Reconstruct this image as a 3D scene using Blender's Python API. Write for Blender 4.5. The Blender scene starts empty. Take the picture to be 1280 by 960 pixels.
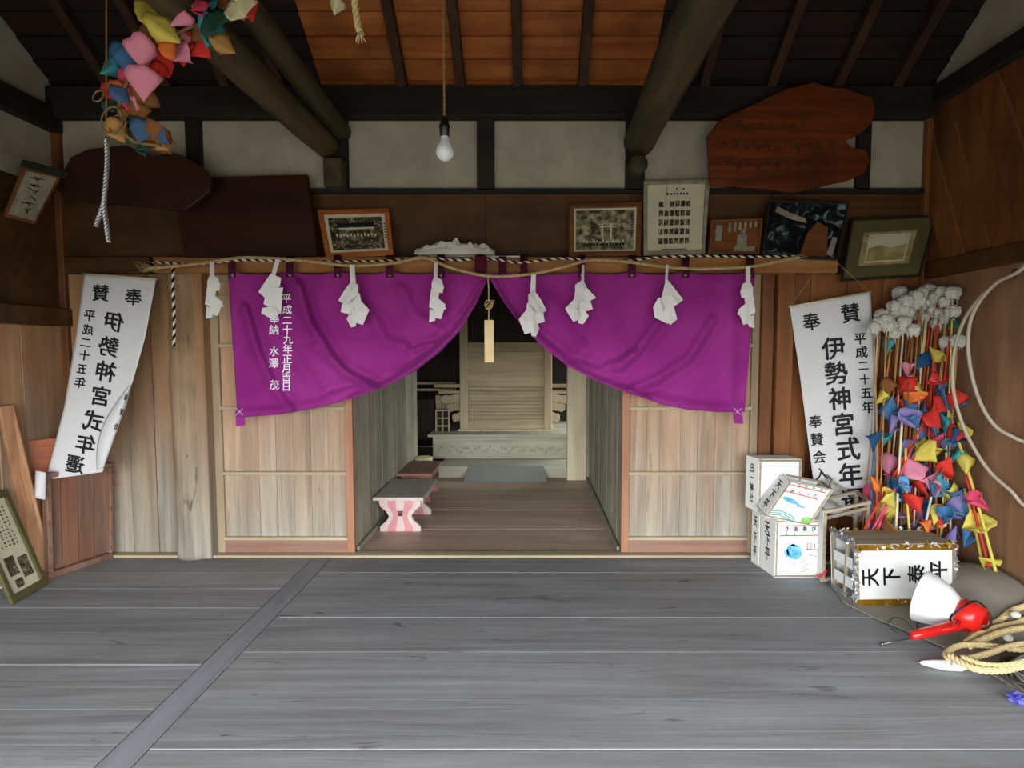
import bpy, math, random
from mathutils import Vector, Matrix, noise
R = math.radians
C = bpy.context.scene.collection
sc = bpy.context.scene

# ---------------------------------------------------------------- camera
F, CX, CY, PITCH, H = 680.0, 663.0, 480.0, R(3.5), 1.3
cam_data = bpy.data.cameras.new('camera'); cam = bpy.data.objects.new('camera', cam_data); C.objects.link(cam)
cam_data.sensor_width = 36; cam_data.lens = F / 1280 * 36; cam_data.shift_x = -23 / 1280
cam_data.clip_start = 0.02
cam.location = (0, 0, H); cam.rotation_euler = (R(90) - PITCH, 0, 0)
sc.camera = cam

# ---------------------------------------------------------------- world, exposure
w = bpy.data.worlds.new('sky'); sc.world = w; w.use_nodes = True
bg = w.node_tree.nodes['Background']
bg.inputs[0].default_value = (0.90, 0.955, 1.0, 1); bg.inputs[1].default_value = 4.0
sc.view_settings.view_transform = 'Standard'; sc.view_settings.look = 'None'
sc.view_settings.gamma = 1; sc.view_settings.use_curve_mapping = False
sc.view_settings.exposure = 1.75

# a portal that only guides sampling of the sky through the open front
pl = bpy.data.lights.new('sky_portal', 'AREA'); pl.shape = 'RECTANGLE'; pl.size = 5.2; pl.size_y = 1.64
pl.cycles.is_portal = True
po = bpy.data.objects.new('sky_portal', pl); C.objects.link(po)
po.location = (-0.23, -0.36, .82); po.rotation_euler = (R(90), 0, 0)

pl2 = bpy.data.lights.new('window_portal', 'AREA'); pl2.shape = 'RECTANGLE'; pl2.size = 1.0; pl2.size_y = 1.08; pl2.cycles.is_portal = True
po2 = bpy.data.objects.new('window_portal', pl2); C.objects.link(po2); po2.location = (1.42, 6.15, .95); po2.rotation_euler = (R(90), 0, R(90))

# ---------------------------------------------------------------- pixel -> world
cp, sp = math.cos(PITCH), math.sin(PITCH)
def ray(px, py):
    a = (px - CX) / F; b = -(py - CY) / F
    return Vector((a, cp + b * sp, -sp + b * cp))
O3 = Vector((0, 0, H))
def at(px, py, Y): d = ray(px, py); return O3 + d * (Y / d.y)
def atX(px, py, X): d = ray(px, py); return O3 + d * (X / d.x)
def atZ(px, py, Z): d = ray(px, py); return O3 + d * ((Z - H) / d.z)
D = 3.42
XL, XR = -2.907, 2.45
def wx(px, Y=D): return at(px, 450, Y).x
def wz(py, Y=D): return at(663, py, Y).z

# ---------------------------------------------------------------- materials
def lin(c):
    if isinstance(c, str):
        c = [int(c[i:i + 2], 16) / 255 for i in (0, 2, 4)]
        c = [x / 12.92 if x <= .04045 else ((x + .055) / 1.055) ** 2.4 for x in c]
    return (*c[:3], 1)
class NT:
    def __init__(s, name):
        s.m = bpy.data.materials.new(name); s.m.use_nodes = True
        s.t = s.m.node_tree; s.b = s.t.nodes['Principled BSDF']
    def n(s, typ, **kw):
        nd = s.t.nodes.new(typ)
        for k, v in kw.items():
            if k in nd.inputs.keys(): nd.inputs[k].default_value = v
            else: setattr(nd, k, v)
        return nd
    def l(s, a, b): s.t.links.new(a, b)
def ramp(T, fac, stops):
    r = T.n('ShaderNodeValToRGB'); e = r.color_ramp.elements
    while len(e) < len(stops): e.new(.5)
    for el, (p, c) in zip(e, stops): el.position = p; el.color = lin(c)
    T.l(fac, r.inputs[0]); return r.outputs[0]
def mixc(T, f, a, b, mode='MIX'):
    m = T.n('ShaderNodeMix', data_type='RGBA', blend_type=mode)
    for s, v in ((m.inputs[0], f), (m.inputs[6], a), (m.inputs[7], b)):
        if hasattr(v, 'default_value') or hasattr(v, 'links'): T.l(v, s)
        else: s.default_value = v
    return m.outputs[2]
def wood(name, dark, mid, light, axis='x', scale=1.0, rough=.75, bump=.25, stain=None, stain_amt=.5, spec=.3, vary=.25, lowgrey=None, knots=0):
    T = NT(name); tc = T.n('ShaderNodeTexCoord'); oi = T.n('ShaderNodeObjectInfo')
    add = T.n('ShaderNodeVectorMath', operation='ADD')
    mul = T.n('ShaderNodeVectorMath', operation='SCALE'); mul.inputs[3].default_value = 37.0
    cmb = T.n('ShaderNodeCombineXYZ')
    for i in range(3): T.l(oi.outputs['Random'], cmb.inputs[i])
    T.l(cmb.outputs[0], mul.inputs[0]); T.l(tc.outputs['Object'], add.inputs[0]); T.l(mul.outputs[0], add.inputs[1])
    mp = T.n('ShaderNodeMapping'); lo, hi = 1.0 * scale, 20 * scale
    mp.inputs['Scale'].default_value = {'x': (lo, hi, hi), 'y': (hi, lo, hi), 'z': (hi, hi, lo)}[axis]
    T.l(add.outputs[0], mp.inputs[0])
    n1 = T.n('ShaderNodeTexNoise', Scale=1.0, Detail=7.0, Roughness=.62, Distortion=.6); T.l(mp.outputs[0], n1.inputs['Vector'])
    mp2 = T.n('ShaderNodeMapping'); lo2, hi2 = .8 * scale, 5 * scale
    mp2.inputs['Scale'].default_value = {'x': (lo2, hi2, hi2), 'y': (hi2, lo2, hi2), 'z': (hi2, hi2, lo2)}[axis]
    T.l(add.outputs[0], mp2.inputs[0])
    n2 = T.n('ShaderNodeTexNoise', Scale=1.0, Detail=4.0, Roughness=.55, Distortion=.9); T.l(mp2.outputs[0], n2.inputs['Vector'])
    c1 = ramp(T, n1.outputs[0], [(.30, dark), (.5, mid), (.72, light)])
    c2 = ramp(T, n2.outputs[0], [(.32, dark), (.5, mid), (.68, light)])
    col = mixc(T, .45, c1, c2)
    if stain:
        n3 = T.n('ShaderNodeTexNoise', Scale=2.3, Detail=5.0, Roughness=.6); T.l(add.outputs[0], n3.inputs['Vector'])
        f = T.n('ShaderNodeMapRange'); f.inputs[1].default_value = .45; f.inputs[2].default_value = .68; f.inputs[4].default_value = stain_amt
        T.l(n3.outputs[0], f.inputs[0]); col = mixc(T, f.outputs[0], col, lin(stain))
    if lowgrey:   # boards weathered grey towards the foot, rising unevenly along the grain
        sx = T.n('ShaderNodeSeparateXYZ'); T.l(tc.outputs['Object'], sx.inputs[0])
        ad = T.n('ShaderNodeMath', operation='MULTIPLY_ADD'); T.l(n2.outputs[0], ad.inputs[0]); ad.inputs[1].default_value = 1.4; T.l(sx.outputs[2], ad.inputs[2])
        f = T.n('ShaderNodeMapRange'); f.inputs[1].default_value = 1.95; f.inputs[2].default_value = .75; f.inputs[3].default_value = 0; f.inputs[4].default_value = .8
        T.l(ad.outputs[0], f.inputs[0])
        g = ramp(T, n1.outputs[0], lowgrey); col = mixc(T, f.outputs[0], col, g)
    if knots:     # dark knots and short checks drawn out along the grain
        mp3 = T.n('ShaderNodeMapping'); mp3.inputs['Scale'].default_value = {'x': (3, 17, 17), 'y': (17, 3, 17), 'z': (17, 17, 3)}[axis]
        T.l(add.outputs[0], mp3.inputs[0]); n4 = T.n('ShaderNodeTexNoise', Scale=1.0, Detail=5.0, Roughness=.5, Distortion=1.2); T.l(mp3.outputs[0], n4.inputs['Vector'])
        f = T.n('ShaderNodeMapRange'); f.inputs[1].default_value = .66; f.inputs[2].default_value = .74; f.inputs[4].default_value = knots
        T.l(n4.outputs[0], f.inputs[0]); col = mixc(T, f.outputs[0], col, lin(dark), 'MULTIPLY')
    hsv = T.n('ShaderNodeHueSaturation'); mr = T.n('ShaderNodeMapRange')
    mr.inputs[3].default_value = 1 - vary; mr.inputs[4].default_value = 1 + vary
    T.l(oi.outputs['Random'], mr.inputs[0]); T.l(mr.outputs[0], hsv.inputs['Value']); T.l(col, hsv.inputs['Color'])
    T.l(hsv.outputs[0], T.b.inputs['Base Color'])
    T.b.inputs['Roughness'].default_value = rough; T.b.inputs['Specular IOR Level'].default_value = spec
    if bump:
        bp = T.n('ShaderNodeBump'); bp.inputs['Strength'].default_value = bump; bp.inputs['Distance'].default_value = .01
        T.l(n1.outputs[0], bp.inputs['Height']); T.l(bp.outputs[0], T.b.inputs['Normal'])
    return T.m
def plain(name, col, rough=.7, spec=.3, metal=0, mottle=0, scale=6, bump=0, trans=0, col2=None):
    T = NT(name); T.b.inputs['Roughness'].default_value = rough; T.b.inputs['Specular IOR Level'].default_value = spec
    T.b.inputs['Metallic'].default_value = metal; T.b.inputs['Base Color'].default_value = lin(col)
    tc = T.n('ShaderNodeTexCoord'); n1 = T.n('ShaderNodeTexNoise', Scale=scale, Detail=6.0, Roughness=.6); T.l(tc.outputs['Object'], n1.inputs['Vector'])
    c = lin(col); d = lin(col2) if col2 else tuple(x * (1 - mottle) for x in c[:3]) + (1,)
    if mottle or col2: T.l(ramp(T, n1.outputs[0], [(.35, d), (.62, c)]), T.b.inputs['Base Color'])
    if bump:
        bp = T.n('ShaderNodeBump'); bp.inputs['Strength'].default_value = bump; bp.inputs['Distance'].default_value = .01
        T.l(n1.outputs[0], bp.inputs['Height']); T.l(bp.outputs[0], T.b.inputs['Normal'])
    if trans:
        tr = T.n('ShaderNodeBsdfTranslucent'); tr.inputs[0].default_value = c; mx = T.n('ShaderNodeMixShader'); mx.inputs[0].default_value = trans
        out = T.t.nodes['Material Output']; T.l(T.b.outputs[0], mx.inputs[1]); T.l(tr.outputs[0], mx.inputs[2]); T.l(mx.outputs[0], out.inputs[0])
    return T.m
G3 = [(.3, '6b6a62'), (.5, '8d8b80'), (.72, 'a9a699')]
M = dict(
 floor=wood('worn grey floorboards', '646465', '838485', '97999b', 'x', .8, .62, .3, '76736d', .35, .35, .08, knots=.7),
 floor_y=wood('worn grey sill', '5f5f63', '7b7c82', '8c8d93', 'y', .8, .6, .2, None, .3, .35, .05),
 dust=plain('pale dust in the joints', 'b4b2ac', .95, .1, mottle=.3, scale=30),
 hall=wood('red brown passage floor', '967969', 'b89c8b', 'ccb4a4', 'x', .7, .5, .12, '948376', .3, .45, .06),
 door=wood('door boards', '80604a', 'a58365', 'c0a083', 'z', .8, .8, .3, 'a8704c', .4, .2, .1, G3, knots=.3),
 dstile=wood('door stile', '7d6b54', '968368', 'aa977c', 'z', 1, .75, .2, None, .3, .3, .05),
 drail=wood('door rail', '86785f', 'a39477', 'b8aa8e', 'x', 1, .75, .2, None, .3, .3, .05),
 redstile=wood('reddish stile', '7c4f38', '99684c', 'b07f62', 'z', 1, .6, .15, None, .3, .4, .05),
 redrail=wood('reddish bottom rail', '6f4c3e', '8d6553', 'a17a68', 'x', 1, .6, .15, '7a6a60', .4, .4, .05),
 wallb=wood('wall boards', '6e4e36', '967250', 'b08d69', 'z', .7, .8, .3, '8a5a38', .5, .2, .12, G3, knots=.5),
 postw=wood('knotty round post', '6f5438', '957756', 'b59a76', 'z', .9, .7, .35, '5d4630', .5, .3, .05, G3, knots=.8),
 brown=wood('dark brown boards', '2f1c0a', '4c2f12', '69431a', 'x', .6, .6, .15, '2b1809', .6, .35, .15),
 rwall=wood('dull brown side boards', '5e432f', '835f43', '9a7757', 'z', .7, .7, .2, '4f3a2a', .4, .3, .12),
 brownz=wood('brown side boards', '4a2a12', '74451f', '955c2c', 'z', .7, .6, .2, '3c2310', .5, .35, .2),
 reddk=wood('dark red brown board', '1f0d07', '31150c', '421e12', 'x', .8, .5, .15, '200d08', .5, .4, .05),
 natural=wood('red brown natural slab', '2c1408', '56240c', '843c14', 'x', 1.2, .45, .2, '30160a', .7, .45, .05),
 lintel=wood('orange brown lintel', '744a26', '976638', 'b07e4c', 'x', 1, .6, .2, None, .3, .3, .05),
 black=wood('blackened beam', '120f0a', '1e1a12', '2b261a', 'x', 1, .7, .3, None, .3, .3, .1),
 blacky=wood('smoked log', '2a2618', '433a26', '6a5236', 'y', .7, .65, .4, '31341f', .6, .3, .1),
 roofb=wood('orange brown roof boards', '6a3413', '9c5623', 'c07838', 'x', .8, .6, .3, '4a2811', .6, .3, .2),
 roofd=wood('shade darkened roof boards', '120b06', '21130a', '351e0f', 'x', .8, .7, .3, '120c08', .7, .3, .15),  # side bays: the dark ceiling shade is put into the board colour
 rafter=wood('dark rafter', '241509', '38220f', '4b3018', 'y', 1, .7, .3, None, .3, .3, .1),
 plaster=plain('grey white plaster', 'aba391', .95, .1, mottle=.22, scale=3.5, bump=.15),
 corr=wood('grey passage boards', '7d7867', '9c9683', 'b4ad98', 'z', .9, .85, .35, '55544c', .4, .15, .14),
 altar=wood('altar timber', '85745a', 'a89677', 'bdac8c', 'x', .9, .7, .15, None, .3, .3, .05),
 altarz=wood('altar post', '897a60', 'ab9a7b', 'c0b090', 'z', .9, .7, .15, None, .3, .3, .05),
 greyw=wood('grey altar timber', '8a8774', 'aaa792', 'bbb8a2', 'x', .9, .75, .15, None, .3, .3, .05),
 palepost=wood('pale post', 'a8987a', 'c6b797', 'd8caab', 'z', .9, .6, .15, None, .3, .35, .05),
 mat=plain('grey mat', '83857e', .9, .1, mottle=.15, scale=60, bump=.2),
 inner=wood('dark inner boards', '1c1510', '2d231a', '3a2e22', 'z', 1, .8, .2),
 purple=None, paper=plain('white paper', 'e2e0da', .8, .2, trans=.15, mottle=.05, scale=12),
 white=plain('white panel', 'dcdcd6', .6, .3, mottle=.04, scale=4),
 cream=plain('cream printed paper', 'c9c2a8', .7, .3, mottle=.12, scale=8),
 banner=plain('off white banner cloth', 'd6d4d2', .85, .15, mottle=.05, scale=5, trans=.1, bump=.05),
 ink=plain('black ink', '15151a', .6, .3),
 wink=plain('white dyed lettering', 'f2eaf2', .8, .2),
 straw=plain('straw rope', 'bfa673', .9, .1, mottle=.35, scale=60, bump=.5),
 strawd=plain('old straw rope', '96784e', .9, .1, mottle=.35, scale=70, bump=.5),
 straww=plain('bright straw', 'd6c08c', .9, .1, mottle=.25, scale=60, bump=.4),
 bcord=plain('black cord strand', '17110f', .8, .2), wcord=plain('white cord strand', 'd8cfc0', .8, .2),
 tab=plain('maroon loop', '4a1226', .85, .15, mottle=.2, scale=20),
 fo=wood('orange picture frame', '7a3d18', 'a05a28', 'b97238', 'x', 2, .4, .08, None, .3, .5, .04),
 fb=wood('brown picture frame', '4f2c14', '6f4320', '85562e', 'x', 2, .45, .08, None, .3, .5, .04),
 fw=plain('worn grey white frame', '9a937f', .6, .3, mottle=.4, scale=14, bump=.2),
 fd=plain('dark green brown frame', '24261b', .5, .4, mottle=.2),
 olive=plain('olive mat board', '5b5434', .8, .2, mottle=.2, scale=10),
 tealp=plain('faded teal grey board', '2e3e3c', .4, .4, mottle=.4, scale=7),
 gold=plain('gold foil', 'b98a1e', .3, .6, metal=.75, mottle=.2, scale=30),
 silver=plain('silver tinsel', 'b9b9bd', .3, .6, metal=.6, mottle=.3, scale=60),
 dkred=plain('red plastic', 'd1201c', .28, .5), wplast=plain('white plastic', 'e4e4e0', .3, .5, mottle=.03, scale=20),
 bplast=plain('black strap', '17181c', .5, .4), metal=plain('dull steel', '6c6a66', .35, .5, metal=.8),
 greyc=plain('grey cable', '77746c', .6, .3), darkc=plain('dark wire', '3b3935', .6, .3),
 hose=plain('pale cream hose', 'b5a894', .45, .4, mottle=.12, scale=9),
 tarp=plain('grey brown sheet', '8b8477', .85, .2, mottle=.14, scale=5, bump=.25),
 bulb=plain('frosted bulb glass', 'eceef0', .15, .6, trans=.25), socket=plain('black bulb socket', '151413', .35, .5),
 tag=plain('pale wooden tag', 'dcbf8e', .6, .3, mottle=.1, scale=15),
 pink=plain('faded pink paint', 'c98a8c', .75, .2, mottle=.12, scale=25),
 pinkw=plain('worn pinkish white paint', 'cdb9b2', .75, .2, mottle=.15, scale=25),
 benchtop=wood('bench top', '8f887f', 'aaa39a', 'b8b2aa', 'y', 1.2, .6, .15),
 benchtop2=wood('brown bench top', '6b5146', '8a6c5e', 'a08475', 'y', 1.2, .6, .15),
 rosew=plain('rose brown paint', 'a9776b', .7, .2, mottle=.15, scale=20),
 oboard=wood('orange brown board', '7c5238', '9f7250', 'b78c68', 'z', 1.1, .55, .1, '9a5a36', .4, .35, .05),
 oboard2=wood('orange red board', '7c3817', 'a04f25', 'b56636', 'x', 1.1, .55, .1, '84421f', .4, .35, .05),
 crate=wood('reddish brown crate', '4e3a2e', '6f5445', '8b7060', 'z', 1.1, .6, .15, '8a5238', .5, .35, .08),
 frame=wood('weathered lantern frame', '6e6353', '90846f', 'aa9e88', 'x', 2, .8, .15),
 lred=plain('red line ink', 'd2414a', .7, .2), lblue=plain('blue crayon', '4a9ae0', .8, .2, col2='83bce8', scale=30),
 lgreen=plain('green crayon', '6fa845', .8, .2, col2='9bc670', scale=40), lteal=plain('teal crayon', '3f9b8c', .8, .2),
 lgrey=plain('grey crayon', '8c9a94', .8, .2), ground=plain('grey gravel yard', '7a756a', .95, .1, mottle=.2, scale=3),
 blue=plain('violet blue scrap', '5b58c0', .6, .3), pebble=plain('pale stone', 'cbc5b8', .8, .2, mottle=.15, scale=20),
)
M['mirror_line'] = plain('pale glare strip', 'c8c5b5', .5, .3)
def fab():
    T = NT('purple cotton'); T.b.inputs['Roughness'].default_value = .8; T.b.inputs['Specular IOR Level'].default_value = .15
    T.b.inputs['Sheen Weight'].default_value = .25; T.b.inputs['Sheen Tint'].default_value = lin('c080d0')
    tc = T.n('ShaderNodeTexCoord'); n1 = T.n('ShaderNodeTexNoise', Scale=2.6, Detail=3.0); T.l(tc.outputs['Object'], n1.inputs['Vector'])
    T.l(ramp(T, n1.outputs[0], [(.35, '861f74'), (.7, '9c3287')]), T.b.inputs['Base Color'])
    n2 = T.n('ShaderNodeTexNoise', Scale=9.0, Detail=4.0); T.l(tc.outputs['Object'], n2.inputs['Vector'])
    bp = T.n('ShaderNodeBump'); bp.inputs['Strength'].default_value = .12; bp.inputs['Distance'].default_value = .03
    T.l(n2.outputs[0], bp.inputs['Height']); T.l(bp.outputs[0], T.b.inputs['Normal'])
    tr = T.n('ShaderNodeBsdfTranslucent'); tr.inputs[0].default_value = lin('9a2a9c'); mx = T.n('ShaderNodeMixShader'); mx.inputs[0].default_value = .12
    T.l(T.b.outputs[0], mx.inputs[1]); T.l(tr.outputs[0], mx.inputs[2]); T.l(mx.outputs[0], T.t.nodes['Material Output'].inputs[0])
    return T.m
M['purple'] = fab()
def photo_mat(name, kind):
    T = NT(name); tc = T.n('ShaderNodeTexCoord'); T.b.inputs['Roughness'].default_value = .35
    if kind == 'crowd':
        v = T.n('ShaderNodeTexVoronoi', Scale=75.0); T.l(tc.outputs['Object'], v.inputs['Vector'])
        n = T.n('ShaderNodeTexNoise', Scale=22.0, Detail=6.0); T.l(tc.outputs['Object'], n.inputs['Vector'])
        a = T.n('ShaderNodeMath', operation='MULTIPLY_ADD'); T.l(v.outputs[0], a.inputs[0]); a.inputs[1].default_value = .45; T.l(n.outputs[0], a.inputs[2])
        T.l(ramp(T, a.outputs[0], [(.42, 'b9b195'), (.6, '6f684e'), (.8, '2e2a1c')]), T.b.inputs['Base Color'])
    elif kind == 'trees':
        n = T.n('ShaderNodeTexNoise', Scale=26.0, Detail=6.0); T.l(tc.outputs['Object'], n.inputs['Vector'])
        T.l(ramp(T, n.outputs[0], [(.38, '3f3b2a'), (.52, '7f7860'), (.66, 'aaa388')]), T.b.inputs['Base Color'])
    elif kind == 'night':
        n = T.n('ShaderNodeTexNoise', Scale=11.0, Detail=6.0, Distortion=1.5); T.l(tc.outputs['Object'], n.inputs['Vector'])
        T.l(ramp(T, n.outputs[0], [(.45, '070a0c'), (.56, '1d2b30'), (.64, '6d8084'), (.75, '9a9c92')]), T.b.inputs['Base Color'])
    elif kind == 'hills':
        n = T.n('ShaderNodeTexNoise', Scale=14.0, Detail=5.0); T.l(tc.outputs['Object'], n.inputs['Vector'])
        T.l(ramp(T, n.outputs[0], [(.4, '8a7a52'), (.6, 'a89a70')]), T.b.inputs['Base Color'])
    elif kind == 'notice':
        mp = T.n('ShaderNodeMapping'); mp.inputs['Scale'].default_value = (90, 90, 40); T.l(tc.outputs['Object'], mp.inputs[0])
        n = T.n('ShaderNodeTexNoise', Scale=1.0, Detail=3.0); T.l(mp.outputs[0], n.inputs['Vector'])
        T.l(ramp(T, n.outputs[0], [(.40, '5f5a48'), (.5, '8d8870')]), T.b.inputs['Base Color'])
    return T.m
for k in ('crowd', 'trees', 'night', 'hills', 'notice'): M['ph_' + k] = photo_mat('printed picture ' + k, k)
PC = dict(red='d8382e', pink='e58fa6', rose='e0506e', yellow='d9c758', blue='4577a0', navy='1f4f78', slate='4c6a90', teal='3d9aa4', sky='58a9cc', orange='f0813a', lilac='8b7fb4', olive='c0b84a', green='2f5f50', white='c9c5b8', tan='b98a50', brown='8a5a30', cream='e5dcae')
for k, v in PC.items(): M['p_' + k] = plain(k + ' tissue paper', v, .75, .2, mottle=.12, scale=25, trans=.12)

# ---------------------------------------------------------------- mesh helpers
class MB:
    def __init__(s): s.v = []; s.f = []; s.m = []; s.sm = []
    def add(s, vs, fs, mi=0, smooth=False):
        o = len(s.v); s.v += [Vector(p) for p in vs]
        for f in fs: s.f.append([i + o for i in f]); s.m.append(mi); s.sm.append(smooth)
        return s
    def box(s, x0, x1, y0, y1, z0, z1, mi=0):
        v = [(x, y, z) for z in (z0, z1) for y in (y0, y1) for x in (x0, x1)]
        return s.add(v, [(0, 2, 3, 1), (4, 5, 7, 6), (0, 1, 5, 4), (2, 6, 7, 3), (0, 4, 6, 2), (1, 3, 7, 5)], mi)
    def obox(s, o, a, b, c, mi=0):      # corner + three edge vectors
        o, a, b, c = map(Vector, (o, a, b, c))
        v = [o + a * i + b * j + c * k for k in (0, 1) for j in (0, 1) for i in (0, 1)]
        fs = [(0, 2, 3, 1), (4, 5, 7, 6), (0, 1, 5, 4), (2, 6, 7, 3), (0, 4, 6, 2), (1, 3, 7, 5)]
        if a.cross(b).dot(c) < 0: fs = [f[::-1] for f in fs]
        return s.add(v, fs, mi)
    def bar(s, p, q, w_, h_=None, mi=0, side=None):   # square bar between two points
        p, q = Vector(p), Vector(q); d = (q - p).normalized(); h_ = h_ or w_
        u = Vector(side).normalized() if side else (Vector((0, 0, 1)) if abs(d.z) < .9 else Vector((0, 1, 0)))
        a = d.cross(u).normalized(); b = a.cross(d).normalized()
        return s.obox(p - a * w_ / 2 - b * h_ / 2, a * w_, b * h_, q - p, mi)
    def prism(s, pts, off, mi=0):
        pts = [Vector(p) for p in pts]; off = Vector(off); n = len(pts)
        nn = Vector((0, 0, 0))
        for i in range(n): nn += pts[i].cross(pts[(i + 1) % n])
        a = list(range(n)); b = [i + n for i in range(n)]
        fs = [a[::-1], b] + [(i, (i + 1) % n, (i + 1) % n + n, i + n) for i in range(n)]
        if nn.dot(off) < 0: fs = [f[::-1] for f in fs]
        return s.add(pts + [p + off for p in pts], fs, mi)
    def tube(s, pts, r, seg=8, mi=0, smooth=True, closed=False, cap=True):
        pts = [Vector(p) for p in pts]; n = len(pts); rs = r if isinstance(r, (list, tuple)) else [r] * n
        vs = []; prev = None
        for i, p in enumerate(pts):
            if closed: t = pts[(i + 1) % n] - pts[i - 1]
            else: t = pts[min(i + 1, n - 1)] - pts[max(i - 1, 0)]
            if t.length < 1e-9: t = Vector((0, 0, 1))
            t.normalize()
            if prev is None: prev = t.orthogonal().normalized()
            a = (prev - t * prev.dot(t)).normalized(); prev = a; b = t.cross(a)
            for k in range(seg):
                th = 2 * math.pi * k / seg; vs.append(p + (a * math.cos(th) + b * math.sin(th)) * rs[i])
        fs = []
        for i in range(n if closed else n - 1):
            j = (i + 1) % n
            for k in range(seg): fs.append((i * seg + k, i * seg + (k + 1) % seg, j * seg + (k + 1) % seg, j * seg + k))
        if cap and not closed: fs += [list(range(seg))[::-1], [(n - 1) * seg + k for k in range(seg)]]
        return s.add(vs, fs, mi, smooth)
    def lathe(s, prof, o, axis, seg=24, mi=0, smooth=True, sx=1, sy=1):
        axis = Vector(axis).normalized(); a = axis.orthogonal().normalized(); b = axis.cross(a); o = Vector(o)
        vs = []
        for (r, h) in prof:
            for k in range(seg):
                th = 2 * math.pi * k / seg; vs.append(o + axis * h + a * math.cos(th) * r * sx + b * math.sin(th) * r * sy)
        fs = [(i * seg + k, i * seg + (k + 1) % seg, (i + 1) * seg + (k + 1) % seg, (i + 1) * seg + k) for i in range(len(prof) - 1) for k in range(seg)]
        return s.add(vs, fs, mi, smooth)
    def grid(s, fn, nu, nv, mi=0, smooth=True, flip=False):
        vs = [fn(i / nu, j / nv) for j in range(nv + 1) for i in range(nu + 1)]; W = nu + 1
        fs = [(j * W + i, j * W + i + 1, (j + 1) * W + i + 1, (j + 1) * W + i) for j in range(nv) for i in range(nu)]
        if flip: fs = [f[::-1] for f in fs]
        return s.add(vs, fs, mi, smooth)
    def build(s, name, mats, parent=None, bevel=0, base=None, solid=0, bseg=1):
        me = bpy.data.meshes.new(name)
        if parent is not None: org = parent['_w']; org = Vector(org)
        else: org = Vector(base) if base is not None else Vector((0, 0, 0))
        me.from_pydata([tuple(p - org) for p in s.v], [], s.f)
        for m in (mats if isinstance(mats, (list, tuple)) else [mats]): me.materials.append(M[m] if isinstance(m, str) else m)
        me.polygons.foreach_set('material_index', s.m); me.polygons.foreach_set('use_smooth', s.sm)
        me.validate(); me.update()
        o = bpy.data.objects.new(name, me); C.objects.link(o)
        if parent is not None: o.parent = parent
        else: o.location = org
        o['_w'] = tuple(org)
        if solid:
            md = o.modifiers.new('thickness', 'SOLIDIFY'); md.thickness = solid; md.offset = 0
        if bevel:
            md = o.modifiers.new('bevel', 'BEVEL'); md.width = bevel; md.segments = bseg; md.limit_method = 'ANGLE'; md.angle_limit = R(40)
        return o
def empty(name, loc, label=None, cat=None, group=None, kind=None):
    o = bpy.data.objects.new(name, None); C.objects.link(o); o.location = loc; o.empty_display_size = .1; o['_w'] = tuple(loc)
    return tag(o, label, cat, group, kind)
def tag(o, label=None, cat=None, group=None, kind=None):
    if label: o['label'] = label
    if cat: o['category'] = cat
    if group: o['group'] = group
    if kind: o['kind'] = kind
    return o
def struct(name, loc=(0, 0, 0)): return empty(name, loc, kind='structure')
def catmull(pts, n=8, closed=False):
    pts = [Vector(p) for p in pts]; out = []; N = len(pts)
    for i in range(N if closed else N - 1):
        if closed: p0, p1, p2, p3 = pts[i - 1], pts[i], pts[(i + 1) % N], pts[(i + 2) % N]
        else: p0, p1, p2, p3 = pts[max(i - 1, 0)], pts[i], pts[i + 1], pts[min(i + 2, N - 1)]
        for k in range(n):
            t = k / n; out.append(.5 * ((2 * p1) + (p2 - p0) * t + (2 * p0 - 5 * p1 + 4 * p2 - p3) * t * t + (3 * p1 - p0 - 3 * p2 + p3) * t ** 3))
    if not closed: out.append(pts[-1])
    return out
def resample(pts, step):
    out = [pts[0].copy()]; acc = 0
    for a, b in zip(pts, pts[1:]):
        L = (b - a).length; d = step - acc
        while d <= L and L > 0: out.append(a.lerp(b, d / L)); d += step
        acc = L - (d - step)
    return out
def twisted(mb, pts, r, strands=3, pitch=.05, seg=5, mis=None, step=None):
    pts = resample([Vector(p) for p in pts], step or pitch / 7)
    if len(pts) < 3: return mb
    fr = []; prev = None
    for i, p in enumerate(pts):
        t = (pts[min(i + 1, len(pts) - 1)] - pts[max(i - 1, 0)]).normalized()
        if prev is None: prev = t.orthogonal().normalized()
        a = (prev - t * prev.dot(t)).normalized(); prev = a; fr.append((a, t.cross(a)))
    st = step or pitch / 7
    for k in range(strands):
        path = []
        for i, p in enumerate(pts):
            th = 2 * math.pi * (i * st / pitch + k / strands); path.append(p + (fr[i][0] * math.cos(th) + fr[i][1] * math.sin(th)) * r * .5)
        mb.tube(path, r * .56, seg, (mis[k] if mis else 0))
    return mb

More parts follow.
